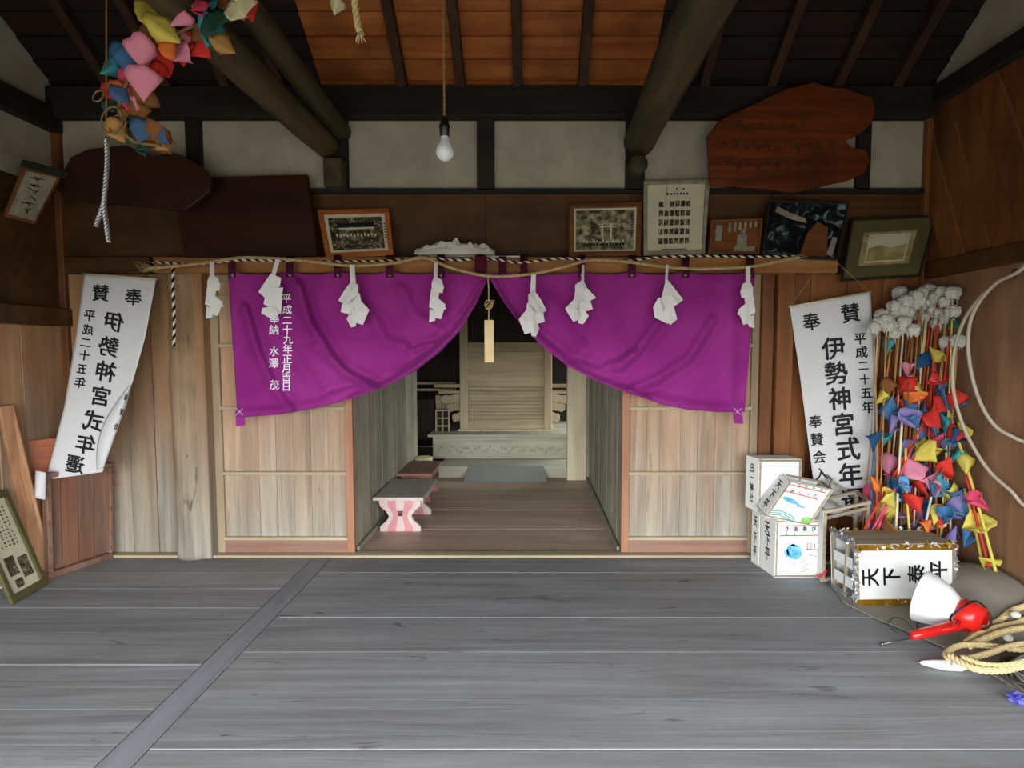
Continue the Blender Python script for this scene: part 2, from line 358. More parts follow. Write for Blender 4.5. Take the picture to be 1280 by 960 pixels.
# lettering: glyph meshes taken from Blender's own font
_g = {}
BW = .014
def glyph(ch, bold=.012):
    if ch not in _g:
        c = bpy.data.curves.new('glyph', 'FONT'); c.body = ch; c.size = 1; c.resolution_u = 2
        o = bpy.data.objects.new('glyph', c); C.objects.link(o); bpy.context.view_layer.update()
        me = bpy.data.meshes.new_from_object(o.evaluated_get(bpy.context.evaluated_depsgraph_get()))
        _g[ch] = ([(v.co.x - .5, v.co.y - .38) for v in me.vertices], [tuple(p.vertices) for p in me.polygons])
        bpy.data.objects.remove(o); bpy.data.curves.remove(c); bpy.data.meshes.remove(me)
    return _g[ch]
def letters(mb, items, surf, mi=0):      # items: (char, u, v, size, rot_deg, mirror[, aspect]); surf(u, v) -> world, v downwards
    for it in items:
        ch, u, v, s, rot, mir = it[:6]; asp = it[6] if len(it) > 6 else 1
        vs, fs = glyph(ch); cr, sr = math.cos(R(rot)), math.sin(R(rot)); out = []
        for hx, hy in ((0, 0),) if s < .5 and False else ((-BW, -BW * .7), (BW, BW * .7), (BW * .8, -BW)):
            out = []
            for x, y in vs:
                x = (x + hx) * asp; y += hy
                if mir: x = -x
                X, Y = x * cr - y * sr, x * sr + y * cr
                out.append(surf(u + X * s, v - Y * s))
            mb.add(out, [f[::-1] for f in fs] if mir else fs, mi)
    return mb
def rnd(a, b): return random.uniform(a, b)

# ================================================================ SETTING
random.seed(3)
YF = -0.4                                      # open front of the hall
# ---- ground outside
g = MB().add([(-40, 40, -.45), (40, 40, -.45), (40, -40, -.45), (-40, -40, -.45)], [(0, 3, 2, 1)])
tag(g.build('ground', 'ground'), kind='structure')
# ---- floor
floor = struct('floor')
MB().box(XL - .1, XR + .1, YF, D - .01, -.08, -.009).build('dusty_underlay', 'dust', floor)
XJ0, XJ1 = -1.365, -1.248
MB().box(XJ0 + .003, XJ1 - .003, YF, D - .07, -.05, .001).build('sill_beam', 'floor_y', floor, .003)
seams = [YF, 0, .3, .6, .86, 1.14, 1.42, 1.70, 1.952, 2.277, 2.58, 2.86, 3.12, 3.35]
for a, b in zip(seams, seams[1:]):
    gp = .0035 if 1.6 < b < 2.7 else .0015
    MB().box(XJ1 + .002, XR, a + gp / 2, b - gp / 2, -.04, rnd(-.0012, .0012)).build('plank', 'floor', floor, .0015)
seams = [YF] + [-.2 + .24 * i for i in range(8)] + [1.53, 1.72, 1.9, 2.03, 2.18, 2.44, 2.68, 2.9, 3.12, 3.35]
for a, b in zip(seams, seams[1:]):
    gp = .0018 if b > 1.6 else .001
    MB().box(XL, XJ0 - .001, a + gp / 2, b - gp / 2, -.04, rnd(-.0012, .0012)).build('plank', 'floor', floor, .0015)
tag(MB().box(wx(130), wx(952), 3.35, 3.425, -.02, .014).build('trim_1', 'drail', None, .004), kind='structure')
# passage floor
hx0, hx1 = -1.125, .578
pf = struct('floor_passage')
yy = D
MB().box(-1.9, 1.4, D, 7.4, -.08, -.006).build('underlay', 'inner', pf)
while yy < 7.2:
    y2 = yy + .24
    x0, x1 = (hx0, hx1) if yy < 5.3 else (-1.9, 1.4)
    MB().box(x0, x1, yy + .0008, y2 - .0008, -.03, rnd(-.0008, .0008)).build('plank', 'hall', pf, .001); yy = y2

# ---- back wall
wb = struct('wall_back')
def fb(px0, px1, py0, py1, y0, y1, name, mat, parent=wb, bevel=.003):
    ym = y0
    return MB().box(wx(px0, ym), wx(px1, ym), y0, y1, wz(py1, ym), wz(py0, ym)).build(name, mat, parent, bevel)
zl0, zl1 = wz(343), wz(322)
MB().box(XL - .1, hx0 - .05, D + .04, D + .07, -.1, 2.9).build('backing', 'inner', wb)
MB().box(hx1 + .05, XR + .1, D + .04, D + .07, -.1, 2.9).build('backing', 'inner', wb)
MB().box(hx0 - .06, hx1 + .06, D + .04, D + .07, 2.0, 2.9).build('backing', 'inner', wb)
# left vertical boards
ed = [84, 120, 158, 190, 219]
for a, b in zip(ed, ed[1:]):
    MB().box(wx(a) + .002, wx(b) - .002, D - rnd(0, .008), D + .03, 0, zl0).build('plank', 'wallb', wb, .003)
# round post with knots
pc = (wx(240), D + .0)
rs = []; pts = []
for i in range(60):
    z = zl0 * i / 59; pts.append((pc[0] + .004 * math.sin(z * 5), pc[1], z))
    rs.append(.118 + .006 * noise.noise(Vector((z * 4, 1, 3))))
MB().tube(pts, rs, 20).build('round_post', 'postw', wb)
MB().box(wx(243), wx(266), D - .09, D + .03, .0, zl0).build('door_post', 'wallb', wb, .004)
# right posts and boards
MB().box(wx(947), wx(962), D - .05, D + .04, 0, zl0).build('door_post', 'brownz', wb, .004)
MB().box(wx(964), wx(984), D - .08, D + .04, 0, zl0).build('post', 'brownz', wb, .006)
ed = [984, 1010, 1055, 1100, 1150]
for a, b in zip(ed, ed[1:]):
    MB().box(wx(a) + .002, wx(b) - .002, D - rnd(0, .008), D + .03, 0, zl0).build('plank', 'brownz', wb, .003)
# lintel
MB().box(wx(196, 3.3), wx(1044, 3.3), 3.30, D + .04, wz(341, 3.3), wz(321, 3.3)).build('lintel', 'lintel', wb, .005)
MB().box(wx(84), wx(196), 3.39, D + .04, zl0, zl1).build('lintel_end', 'brown', wb, .004)
MB().box(wx(1044), wx(1150), 3.39, D + .04, zl0, zl1).build('lintel_end', 'brown', wb, .004)
# wide boards above the lintel
ed = [84, 262, 432, 608, 785, 960, 1152]
for i, (a, b) in enumerate(zip(ed, ed[1:])):
    MB().box(wx(a) + .001, wx(b) - .001, D - rnd(0, .004), D + .03, zl1, wz(239)).build('plank', 'brown', wb, .002)
MB().box(XL, XR, D - .03, D + .03, wz(243), wz(237)).build('ledge', 'black', wb, .003)
# plaster panels between short posts
pan = [(84, 245), (263, 425), (441, 598), (619, 779), (802, 925), (940, 1060), (1076, 1151)]
for a, b in pan:
    MB().box(wx(a), wx(b), D + .005, D + .04, wz(238), wz(150)).build('plaster_panel', 'plaster', wb)
for (_, a), (b, _) in zip(pan, pan[1:]):
    MB().box(wx(a), wx(b), D - .03, D + .04, wz(240), wz(148)).build('short_post', 'black', wb, .004)
MB().box(XL, XR, D - .07, D + .06, wz(151), wz(113)).build('top_beam', 'black', wb, .008)
# ---- left wall
wl = struct('wall_left')
yb = D
k = 0
while yb > YF:
    y2 = max(yb - .155, YF)
    MB().box(XL - .03, XL + rnd(-.006, .002), y2 + .0015, yb - .0015, 0, 1.45).build('plank', 'wallb', wl, .003); yb = y2
yb = D
while yb > YF:
    y2 = max(yb - .62, YF)
    MB().box(XL - .03, XL + rnd(-.006, .002), y2 + .0015, yb - .0015, 1.55, 2.29).build('plank', 'brown', wl, .003); yb = y2
MB().box(XL - .05, XL + .05, YF, D, 1.45, 1.56).build('rail_beam', 'brown', wl, .006)
MB().box(XL - .04, XL - .005, YF, D, 2.29, 2.63).build('plaster_panel', 'plaster', wl)
MB().box(XL - .05, XL + .05, YF, D, 2.62, 2.76).build('top_beam', 'black', wl, .008)
RS = .75                                        # roof slope
ridge_y = .8; zr = lambda Y: 2.86 + RS * (D - Y) if Y > ridge_y else 2.86 + RS * (D - ridge_y) - RS * (ridge_y - Y)
def gable(X0, X1, name, par):
    MB().prism([(X0, D, 2.7), (X0, YF, 2.7), (X0, YF, zr(YF) + .08), (X0, ridge_y, zr(ridge_y) + .08), (X0, D, zr(D) + .08)], (X1 - X0, 0, 0)).build(name, 'plaster', par)
gable(XL - .04, XL - .005, 'gable_plaster', wl)
# ---- right wall
wr = struct('wall_right')
yb = D
while yb > YF:
    y2 = max(yb - .40, YF)
    MB().box(XR + rnd(-.002, .006), XR + .03, y2 + .0015, yb - .0015, 0, 1.80).build('plank', 'rwall', wr, .003); yb = y2
MB().box(XR - .03, XR + .05, YF, D, 1.74, 1.84).build('rail_beam', 'brown', wr, .006)
sl = .37
yb = D + .37
while yb > YF + .15:                            # slanting boards
    y2 = yb - .17
    pts = [(XR + .03, min(yb, D) if 0 else yb - .0015, 2.78), (XR + .03, y2 + .0015, 2.78), (XR + .03, y2 + .0015 - sl, 1.82), (XR + .03, yb - .0015 - sl, 1.82)]
    # clip to the corner of the hall
    def clip(P):
        out = []
        for a, b in zip(P, P[1:] + P[:1]):
            a, b = Vector(a), Vector(b)
            if a.y <= D: out.append(a)
            if (a.y - D) * (b.y - D) < 0: out.append(a.lerp(b, (D - a.y) / (b.y - a.y)))
        return out
    P = clip(pts)
    if len(P) > 2: MB().prism(P, (-.03 - rnd(0, .02), 0, 0)).build('plank', 'brownz', wr, .003)
    yb = y2
MB().box(XR - .05, XR + .05, YF, D, 2.76, 2.88).build('top_beam', 'black', wr, .008)
gable(XR + .04, XR + .005, 'gable_plaster', wr)
# corner posts
tag(MB().box(XL - .02, XL + .035, D - .035, D + .03, 0, 2.86).build('trim_2', 'brownz', None, .005), kind='structure')
tag(MB().box(XR - .04, XR + .02, D - .04, D + .03, 0, 2.86).build('trim_3', 'brownz', None, .005), kind='structure')
# ---- roof
rf = struct('roof')
s = 0; L = (D - ridge_y); ca = 1 / math.hypot(1, RS); tot = (L + .35) / ca
def rp(s_, off=0):  # point at slope distance s from the wall plate, offset along the normal
    y = D + .15 - s_ * ca; z = 2.86 - .15 * RS + s_ * ca * RS
    return Vector((0, y + off * RS * ca, z + off * ca)) 
while s < L / ca + .18:
    wdt = .125 if s < 1.0 else .4
    e = min(s + wdt, L / ca + .2); tl = .012
    a = rp(s, .03 + tl); b = rp(e, .03)
    for (x0, x1) in ((XL - .1, -1.27), (-1.27, .73), (.73, XR + .1)):
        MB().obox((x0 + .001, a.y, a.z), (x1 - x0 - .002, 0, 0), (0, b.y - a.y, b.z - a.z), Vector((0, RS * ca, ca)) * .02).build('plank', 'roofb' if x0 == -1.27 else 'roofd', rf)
    s = e
# outer skin, front slope, front lintel
a0, a1 = rp(0, .07), rp(L / ca + .2, .07)
MB().obox((XL - .3, a0.y + .4, a0.z - .3), (XR - XL + .6, 0, 0), (0, a1.y - a0.y - .4, a1.z - a0.z + .3), (0, .03, .04)).build('outer_skin', 'black', rf)
MB().obox((XL - .3, ridge_y, zr(ridge_y) + .02), (XR - XL + .6, 0, 0), (0, YF - .3 - ridge_y, RS * (YF - .3 - ridge_y)), (0, 0, .08)).build('front_slope', 'black', rf)
MB().box(XL, XR, YF - .06, YF + .06, 1.65, zr(YF)).build('front_lintel', 'black', rf, .01)
x = wx(580)
rx = [wx(p) for p in (300, 365, 510, 580, 648, 725, 870, 950, 1030, 1100)] + [wx(160), wx(230)]
for i, x in enumerate(rx):
    a, b = rp(0, -.03), rp(L / ca + .18, -.03); tw = .055
    sk = rnd(-.02, .02)
    MB().obox((x - tw / 2, a.y, a.z), (tw, 0, 0), (sk, b.y - a.y, b.z - a.z), Vector((0, RS * ca, ca)) * .062).build('rafter', 'rafter', rf, .004)
# tie beams: smoked logs running out over the hall
bm_ = struct('beam')
def log(px, py, r, name, z2=0, seed=0, xo=0):
    p = at(px, py, D); pts = []; rs = []
    for i in range(50):
        y = D - (D - YF) * i / 49; q = Vector((p.x + .02 * math.sin(y * 1.3 + seed), y, p.z + z2 * (D - y) + .02 * math.sin(y * 1.7 + seed)))
        pts.append(q); rs.append(r * (1 + .07 * noise.noise(Vector((y * 2.2, seed, 0)))))
    mb = MB().tube(pts, rs, 14)
    for i, v in enumerate(mb.v): mb.v[i] = v + (v - Vector((p.x, v.y, p.z))) * .10 * noise.noise(Vector((v.x * 9, v.y * 1.5, v.z * 9)) + Vector((seed, 0, 0)))
    return mb.build(name, 'blacky', bm_)
log(414, 186, .078, 'log', 0, 1)
log(428, 162, .058, 'log', 0, 5)
log(796, 180, .098, 'log', 0, 9)
p = at(797, 207, D - .1)
MB().lathe([(0, 0), (.05, 0), (.056, .01), (.056, .12)], (p.x, D - .14, p.z), (0, 1, 0), 16).build('log_end', 'blacky', bm_)
MB().box(wx(418), wx(439), D - .12, D + .02, wz(240), wz(205)).build('support_block', 'blacky', bm_, .006)
# purlin across
MB().tube([(XL, 2.6, 3.62), (0, 2.6, 3.6), (XR, 2.6, 3.62)], .09, 10).build('purlin', 'blacky', bm_)

# ---- sliding doors
def door(n, px0, px1, redleft):
    dn = struct('door_%d' % n); y0, y1 = D - .02, D + .01; zt = wz(343); 
    X0, X1 = wx(px0), wx(px1); sw = .05
    MB().box(X0, X0 + sw, y0, y1, .014, zt).build('stile', 'redstile' if redleft else 'dstile', dn, .003)
    MB().box(X1 - sw, X1, y0, y1, .014, zt).build('stile', 'dstile' if redleft else 'redstile', dn, .003)
    MB().box(X0 + sw, X1 - sw, y0, y1, .014, wz(674)).build('bottom_rail', 'redrail', dn, .003)
    MB().box(X0 + sw, X1 - sw, y0, y1, zt - .05, zt).build('top_rail', 'drail', dn, .003)
    nb = 7; random.seed(n)
    xs = [X0 + sw + (X1 - X0 - 2 * sw) * i / nb for i in range(nb + 1)]
    for a, b in zip(xs, xs[1:]):
        MB().box(a + .0006, b - .0006, D - .002 - rnd(0, .003), D + .006, wz(675), zt - .05).build('plank', 'door', dn, .0012)
    for py in (672, 591, 510, 432, 372):
        MB().box(X0 + sw - .005, X1 - sw + .005, y0 - .006, y0 + .014, wz(py) - .011, wz(py) + .011).build('batten', 'drail', dn, .003)
door(1, 266, 440, False)
door(2, 778, 948, True)
# ---- passage walls
Y2 = 5.41
for side, X, nm in ((-1, hx0, 'wall_passage_left'), (1, hx1, 'wall_passage_right')):
    wp = struct(nm); y = D + .03; 
    while y < Y2:
        y2 = min(y + .165, Y2); d = rnd(0, .006)
        x0, x1 = (X - .04, X - .004 - d) if side < 0 else (X + .004 + d, X + .04)
        MB().box(x0, x1, y + .001, y2 - .001, 0, 2.2).build('plank', 'corr', wp, .002); y = y2
    MB().box(min(X, X - side * .02), max(X, X - side * .02), D + .03, Y2, 0, .035).build('skirting_rail', 'corr', wp, .003)
xpL0, xpL1 = at(505, 500, Y2).x, at(515, 500, Y2).x
xpR0, xpR1 = at(709, 500, Y2).x, at(733, 500, Y2).x
wi = struct('wall_inner')
MB().box(hx0 - .05, xpL1, Y2, Y2 + .1, 0, 2.2).build('post', 'palepost', wi, .005)
MB().box(xpR0, xpR1, Y2 - .02, Y2 + .1, 0, 2.2).build('post', 'palepost', wi, .005)
MB().box(xpR1, hx1 + .04, Y2, Y2 + .08, 0, 2.2).build('panel', 'corr', wi, .003)
wil = struct('wall_inner_left'); wir = struct('wall_inner_right'); wib = struct('wall_inner_back')
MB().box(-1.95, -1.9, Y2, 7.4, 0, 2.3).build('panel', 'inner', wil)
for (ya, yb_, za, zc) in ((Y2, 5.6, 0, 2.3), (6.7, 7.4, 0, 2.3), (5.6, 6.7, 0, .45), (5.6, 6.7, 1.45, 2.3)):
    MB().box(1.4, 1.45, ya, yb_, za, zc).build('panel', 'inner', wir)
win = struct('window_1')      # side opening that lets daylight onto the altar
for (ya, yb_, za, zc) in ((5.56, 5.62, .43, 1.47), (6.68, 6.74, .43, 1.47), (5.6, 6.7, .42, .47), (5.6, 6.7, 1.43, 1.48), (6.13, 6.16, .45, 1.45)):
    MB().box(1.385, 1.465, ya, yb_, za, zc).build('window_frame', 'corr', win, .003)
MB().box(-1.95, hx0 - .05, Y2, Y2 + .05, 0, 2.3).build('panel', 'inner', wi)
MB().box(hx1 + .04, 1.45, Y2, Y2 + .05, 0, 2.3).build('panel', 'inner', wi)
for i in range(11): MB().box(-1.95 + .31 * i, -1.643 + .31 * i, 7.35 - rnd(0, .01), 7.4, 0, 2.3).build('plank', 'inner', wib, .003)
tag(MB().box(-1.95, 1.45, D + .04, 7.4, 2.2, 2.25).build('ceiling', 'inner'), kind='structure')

# ================================================================ ALTAR
al = empty('altar', (-.1, 6.3, 0), 'grey wooden altar platform with carved fascia at the end of the passage', 'altar')
ax0, ax1 = at(541, 560, 5.9).x, xpR0 + .12
z1 = at(600, 583, 5.5).z; z2 = at(600, 546, 5.9).z
MB().box(at(548, 590, 5.5).x, ax1, 5.5, 7.0, 0, z1).build('step', 'greyw', al, .006)
MB().box(ax0, ax1, 5.9, 7.0, z1, z2).build('plinth', 'greyw', al, .004)
MB().box(ax0 - .05, ax1, 5.86, 7.0, z2, z2 + .03).build('top_board', 'greyw', al, .005)
mb = MB(); random.seed(8)
for i in range(34):                                  # carved scrolls along the fascia
    x = ax0 + .06 + (1.38) * i / 34; z = z1 + .1 + .03 * math.sin(i * 1.9); r = rnd(.012, .026)
    pts = [(x + r * (1 - t / 12 * .75) * math.cos(t * .7 + i), 5.896, z + r * (1 - t / 12 * .75) * math.sin(t * .7 + i)) for t in range(12)]
    mb.tube(pts, .005, 4)
mb.box(ax0 + .02, ax1 - .04, 5.885, 5.9, z1 + .005, z1 + .022); mb.box(ax0 + .02, ax1 - .04, 5.885, 5.9, z2 - .03, z2 - .015)
mb.build('carved_fascia', 'greyw', al)
q = MB().prism([(at(586, 583, 5.5).x, 5.5, z1 + .006), (at(679, 583, 5.5).x, 5.5, z1 + .006), (at(684, 600, 5.33).x, 5.33, .004), (at(579, 600, 5.33).x, 5.33, .004)], (0, -.008, -.003))
tag(q.build('mat', 'mat', None, base=(.0, 5.4, .0)), 'plain grey mat sloping down in front of the altar step', 'mat')
# shrine cabinet
sy = 6.15; zb = z2 + .03
sh = empty('shrine_cabinet', (at(632, 500, sy).x, sy, zb), 'brown wooden shrine cabinet with a ribbed door, standing on the altar', 'shrine')
cx0, cx1 = at(575, 500, sy).x, at(690, 500, sy).x
sz = lambda py: at(632, py, sy).z
MB().box(cx0 - .02, cx1 + .02, sy - .04, sy + .7, zb, zb + .022).build('base_board', 'palepost', sh, .003)
MB().box(cx0 + .09, cx1 - .09, sy, sy + .02, zb + .022, sz(524)).build('lower_rail', 'altar', sh, .004)
for a, b in ((cx0, cx0 + .09), (cx1 - .09, cx1)): MB().box(a, b, sy - .015, sy + .6, zb + .022, 2.0).build('side_post', 'altarz', sh, .005)
MB().box(cx0 + .09, cx1 - .09, sy + .03, sy + .05, zb, 2.0).build('back_panel', 'altar', sh)
n = 9
for i in range(n):
    za = sz(523) + (sz(484) - sz(523)) * i / n; zc = sz(523) + (sz(484) - sz(523)) * (i + 1) / n
    MB().obox((cx0 + .1, sy + .0, za + .002), (cx1 - cx0 - .2, 0, 0), (0, .014, zc - za - .003), (0, .012, 0)).build('slat', 'altar', sh, .002)
MB().box(cx0 + .09, cx1 - .09, sy + .005, sy + .03, sz(483), sz(440)).build('upper_panel', 'altar', sh, .004)
MB().box(cx0 + .09, cx1 - .09, sy - .0, sy + .03, sz(440), sz(428)).build('cross_rail', 'altar', sh, .004)
MB().box(cx0 + .09, cx1 - .09, sy + .01, sy + .03, sz(428), 2.0).build('top_panel', 'inner', sh, .004)  # dark boards here stand in for the shade above the cabinet door
for sd, xx in ((-1, cx0), (1, cx1)):
    mb = MB()
    for (dz, ln) in ((.12, .09), (.24, .15), (.33, .22)):
        z0 = zb + dz + .02
        prof = [(0, -.03), (ln * .5, -.035), (ln * .75, -.05), (ln, -.02), (ln * 1.02, .03), (ln * .8, .055), (ln * .5, .05), (0, .08)]
        mb.prism([(xx + sd * a, sy + .02, z0 + b) for a, b in prof], (0, .05, 0))
    mb.box(min(xx, xx + sd * .25), max(xx, xx + sd * .25), sy + .03, sy + .09, zb + .42, zb + .46)
    mb.box(min(xx, xx + sd * .3), max(xx, xx + sd * .3), sy + .03, sy + .09, zb + .49, zb + .53)
    mb.build('carved_bracket', 'altar', sh, .003)
# lattice lantern boxes to the left of the cabinet
def lattice(px0, px1, py0, py1, Y, nm, lb, mat):
    x0, x1 = at(px0, 500, Y).x, at(px1, 500, Y).x; z0, z_1 = at(600, py1, Y).z, at(600, py0, Y).z
    e = empty(nm, ((x0 + x1) / 2, Y, z0), lb, 'lattice')
    for x in (x0, (x0 + x1) / 2, x1): MB().box(x - .008, x + .008, Y - .01, Y + .01, z0, z_1).build('upright', mat, e)
    for i in range(4): z = z0 + (z_1 - z0) * i / 3; MB().box(x0, x1, Y - .012, Y + .008, z - .007, z + .007).build('crossbar', mat, e)
    MB().box(x0, x1, Y + .012, Y + .02, z0, z_1).build('backing', 'inner', e)
    return e
lattice(545, 561, 513, 542, 6.1, 'lattice_box', 'small pale lattice box on the altar just left of the shrine cabinet', 'altar')
lattice(519, 542, 500, 548, 6.25, 'lattice_screen', 'tall dark lattice screen in the shadow left of the altar', 'inner')
sf = empty('wall_shelf', (-1.3, 6.5, 1.2), 'dim wooden shelf rails on the left of the shrine cabinet', 'shelf')
for py in (479, 487): 
    z = at(540, py, 6.4).z
    MB().box(at(512, 480, 6.4).x, at(570, 480, 6.4).x, 6.4, 6.45, z - .015, z + .012).build('rail', 'altar', sf, .003)
MB().box(at(512, 480, 6.4).x, at(570, 480, 6.4).x, 6.46, 7.34, at(540, 489, 6.4).z - .01, at(540, 489, 6.4).z).build('board', 'inner', sf)
mb = MB()
for i in range(2): mb.box(at(545 + 8 * i, 500, 6.35).x, at(552 + 8 * i, 500, 6.35).x, 6.33, 6.37, at(600, 512, 6.35).z, at(600, 494, 6.35).z)
mb.build('bracket', 'altar', sf, .003)
p = atZ(530, 598, 0); q = at(530, 573, 5.3)
tb = empty('round_tub', (q.x, 5.28, 0), 'pale round tub behind the rear bench, only its rim showing', 'tub')
MB().lathe([(0, 0), (.075, 0), (.085, q.z - .02), (.085, q.z - .02)], (q.x, 5.28, 0), (0, 0, 1), 24).build('body', 'greyw', tb)
MB().lathe([(.088, q.z - .03), (.088, q.z + .012), (.08, q.z + .018), (.06, q.z + .018), (0, q.z + .014)], (q.x, 5.28, 0), (0, 0, 1), 24).build('rim', 'p_cream', tb)

# ================================================================ BENCHES
def bench(px0, px1, y0, y1, ztop, top, leg, leg2, label, red):
    x0, x1 = at(px0, 610, y0).x, at(px1, 610, y0).x
    e = empty('low_bench', ((x0 + x1) / 2, (y0 + y1) / 2, 0), label, 'bench', 'low benches in the passage')
    xm = (x0 + x1) / 2
    for i, (a, b) in enumerate(((x0, xm - .001), (xm + .001, x1))):
        MB().box(a, b, y0, y1, ztop - .022, ztop).build('top_board', top, e, .002)
    MB().box(x0, x1, y0 - .006, y0, ztop - .022, ztop - .001).build('edge_strip', leg2, e)
    w2 = (x1 - x0) * .41; zt = ztop - .022
    half = [(w2, 0), (w2, .035), (w2 * .62, .085), (w2 * .55, .115), (w2 * .72, .15), (w2, .185), (w2, zt)]
    for yy in (y0 + .05, y1 - .1):
        def side(sgn, x_): return x_
        # slab leg in five vertical stripes: waist profile left and right of a cut-out handle
        def wid(z):
            for (xa, za), (xb, zb_) in zip(half, half[1:]):
                if za <= z <= zb_: return xa + (xb - xa) * ((z - za) / max(zb_ - za, 1e-6))
            return w2
        lg = MB(); ns = 24
        hz0, hz1 = .112, .15
        for i in range(ns):
            za, zc = zt * i / ns, zt * (i + 1) / ns; wa, wc = wid(za), wid(zc)
            cuts = [-1, -.62, -.2, .2, .62, 1]
            for k in range(5):
                if k == 2 and hz0 < (za + zc) / 2 < hz1 : continue
                P = [(xm + cuts[k] * wa, yy, za), (xm + cuts[k + 1] * wa, yy, za), (xm + cuts[k + 1] * wc, yy, zc), (xm + cuts[k] * wc, yy, zc)]
                lg.prism(P, (0, .03, 0), 1 if k in (1, 3) else 0)
        lg.build('leg', [leg2, leg], e)
    MB().box(xm - .02, xm + .02, y0 + .08, y1 - .1, .14, .18).build('stretcher', leg, e, .003)
    for sx_ in (x0 + .03, x1 - .03):
        MB().box(sx_ - .012, sx_ + .012, y0 + .08, y1 - .1, zt - .05, zt).build('apron', leg2, e, .003)
    return e
bench(466, 529, 3.80, 4.36, .262, 'benchtop', 'pink', 'pinkw', 'front low bench with grey top and pink striped scalloped legs', 1)
bench(496, 540, 4.55, 5.08, .262, 'benchtop2', 'rosew', 'rosew', 'rear low bench with brown top and rose scalloped legs', 1)

# ================================================================ CURTAIN
YC = 3.235
def interp(T, x):
    for (a, b), (c, d) in zip(T, T[1:]):
        if a <= x <= c: return b + (d - b) * (x - a) / (c - a)
    return T[0][1] if x < T[0][0] else T[-1][1]
BL = [(285, 522), (297, 522), (350, 518), (400, 509), (440, 498), (480, 484), (520, 463), (550, 440), (575, 413), (595, 380), (609, 350)]
BR = [(613, 350), (630, 378), (650, 405), (680, 435), (710, 458), (750, 478), (790, 493), (830, 506), (860, 512), (900, 515), (945, 515)]
def segd(px, py, a, b):
    ax, ay = a; bx, by = b; dx, dy = bx - ax, by - ay; t = max(0, min(1, ((px - ax) * dx + (py - ay) * dy) / (dx * dx + dy * dy)))
    cx_, cy_ = ax + t * dx, ay + t * dy; s_ = (px - cx_) * dy - (py - cy_) * dx
    return math.hypot(px - cx_, py - cy_) * (1 if s_ > 0 else -1), t
def P1(pts): return [(280 + x / 3.556, 320 + y / 3.556) for x, y in pts]
def P2(pts): return [(600 + x / 3.368, 320 + y / 3.368) for x, y in pts]
CRL = [(P1([(90, 230), (150, 430), (230, 600), (300, 690)]), 6, .020), (P1([(330, 130), (380, 300), (480, 450), (540, 520), (670, 590)]), 6, .030),
       (P1([(400, 400), (500, 480)]), 5, .012), (P1([(640, 230), (720, 380), (800, 400)]), 7, .014), (P1([(790, 150), (840, 260), (960, 330)]), 8, .014),
       (P1([(860, 410), (950, 385), (1010, 300)]), 4, .016), (P1([(560, 640), (760, 560), (940, 430), (1060, 300), (1150, 170)]), 5, .020),
       (P1([(620, 560), (800, 500), (1000, 370)]), 6, .010), (P1([(230, 330), (420, 600)]), 9, .010), (P1([(470, 620), (660, 570)]), 5, .012)]
CRR = [(P2([(750, 280), (660, 400), (590, 470)]), 6, .022), (P2([(980, 270), (880, 430), (740, 520), (640, 560)]), 6, .022), (P2([(230, 340), (360, 440), (500, 485), (600, 440), (650, 410)]), 6, .016),
       (P2([(70, 160), (200, 360), (330, 450), (520, 540), (700, 600)]), 5, .020), (P2([(430, 360), (370, 420)]), 5, .010), (P2([(620, 500), (500, 540)]), 5, .008),
       (P2([(1060, 200), (1050, 600)]), 9, .010), (P2([(850, 600), (800, 640)]), 5, .006), (P2([(300, 200), (420, 400)]), 12, .012), (P2([(480, 150), (560, 350)]), 14, .010)]
def cdepth(px, py, CR, B):
    d = 0
    for pts, wd, am in CR:
        best = None
        for a, b in zip(pts, pts[1:]):
            q, t = segd(px, py, a, b)
            if best is None or abs(q) < abs(best): best = q
        x = best / wd; d += 1.7 * am * (math.exp(-x * x) - .55 * math.exp(-(x - 1.5) ** 2))
    e = interp(B, px) - py                     # gathered hem
    d += .022 * math.exp(-((e - 4) / 6) ** 2) - .012 * math.exp(-((e - 17) / 7) ** 2)
    d += .012 * noise.noise(Vector((px / 45, py / 60, 0))) + .006 * math.sin(px / 9) * math.exp(-max(py - 340, 0) / 25)
    return d
def cloth(px, py, CR, B, off=0): return at(px, py, YC - cdepth(px, py, CR, B) - off)
def curtain(tx0, tx1, bx0, bx1, B, CR, nm, lb, tabs, apex_left):
    e = empty(nm, at((tx0 + tx1) / 2, 430, YC), lb, 'curtain', 'purple curtain halves')
    def fn(u, v):
        tx = tx0 + (tx1 - tx0) * u; bx = bx0 + (bx1 - bx0) * u
        by = interp(B, bx); sag = min([abs(tx - t) for t in tabs]); ty = 339 + min(sag, 18) * .22
        if by < ty + 4: by = ty + 4
        px = tx + (bx - tx) * v; py = ty + (by - ty) * v
        return cloth(px, py, CR, B)
    MB().grid(fn, 150, 90, 0, True, True).build('cloth', 'purple', e, solid=.0015)
    for t in tabs:
        pts = [cloth(t, 347, CR, B, .004), at(t, 336, YC - .012), at(t, 327, YC - .004), at(t, 321, 3.27), at(t, 318, 3.31)]
        mb = MB()
        for a, b in zip(pts, pts[1:]): mb.obox(a - Vector((.022, 0, 0)), (.044, 0, 0), b - a, (0, .003, 0))
        mb.build('loop', 'tab', e)
        c = cloth(t, 344, CR, B, .009); MB().lathe([(0, 0), (.008, .001), (.009, .004)], c, (0, 1, 0), 8).build('button', 'p_lilac', e)
    return e
TL_ = [290, 362, 422, 487, 551, 600]; TR_ = [628, 655, 727, 790, 857, 938]
cl = curtain(285, 610, 297, 609, BL, CRL, 'curtain', 'left half of the purple curtain, white lettering near its outer edge', TL_, False)
cr = curtain(613, 944, 613, 931, BR, CRR, 'curtain', 'right half of the purple curtain, without lettering', TR_, True)
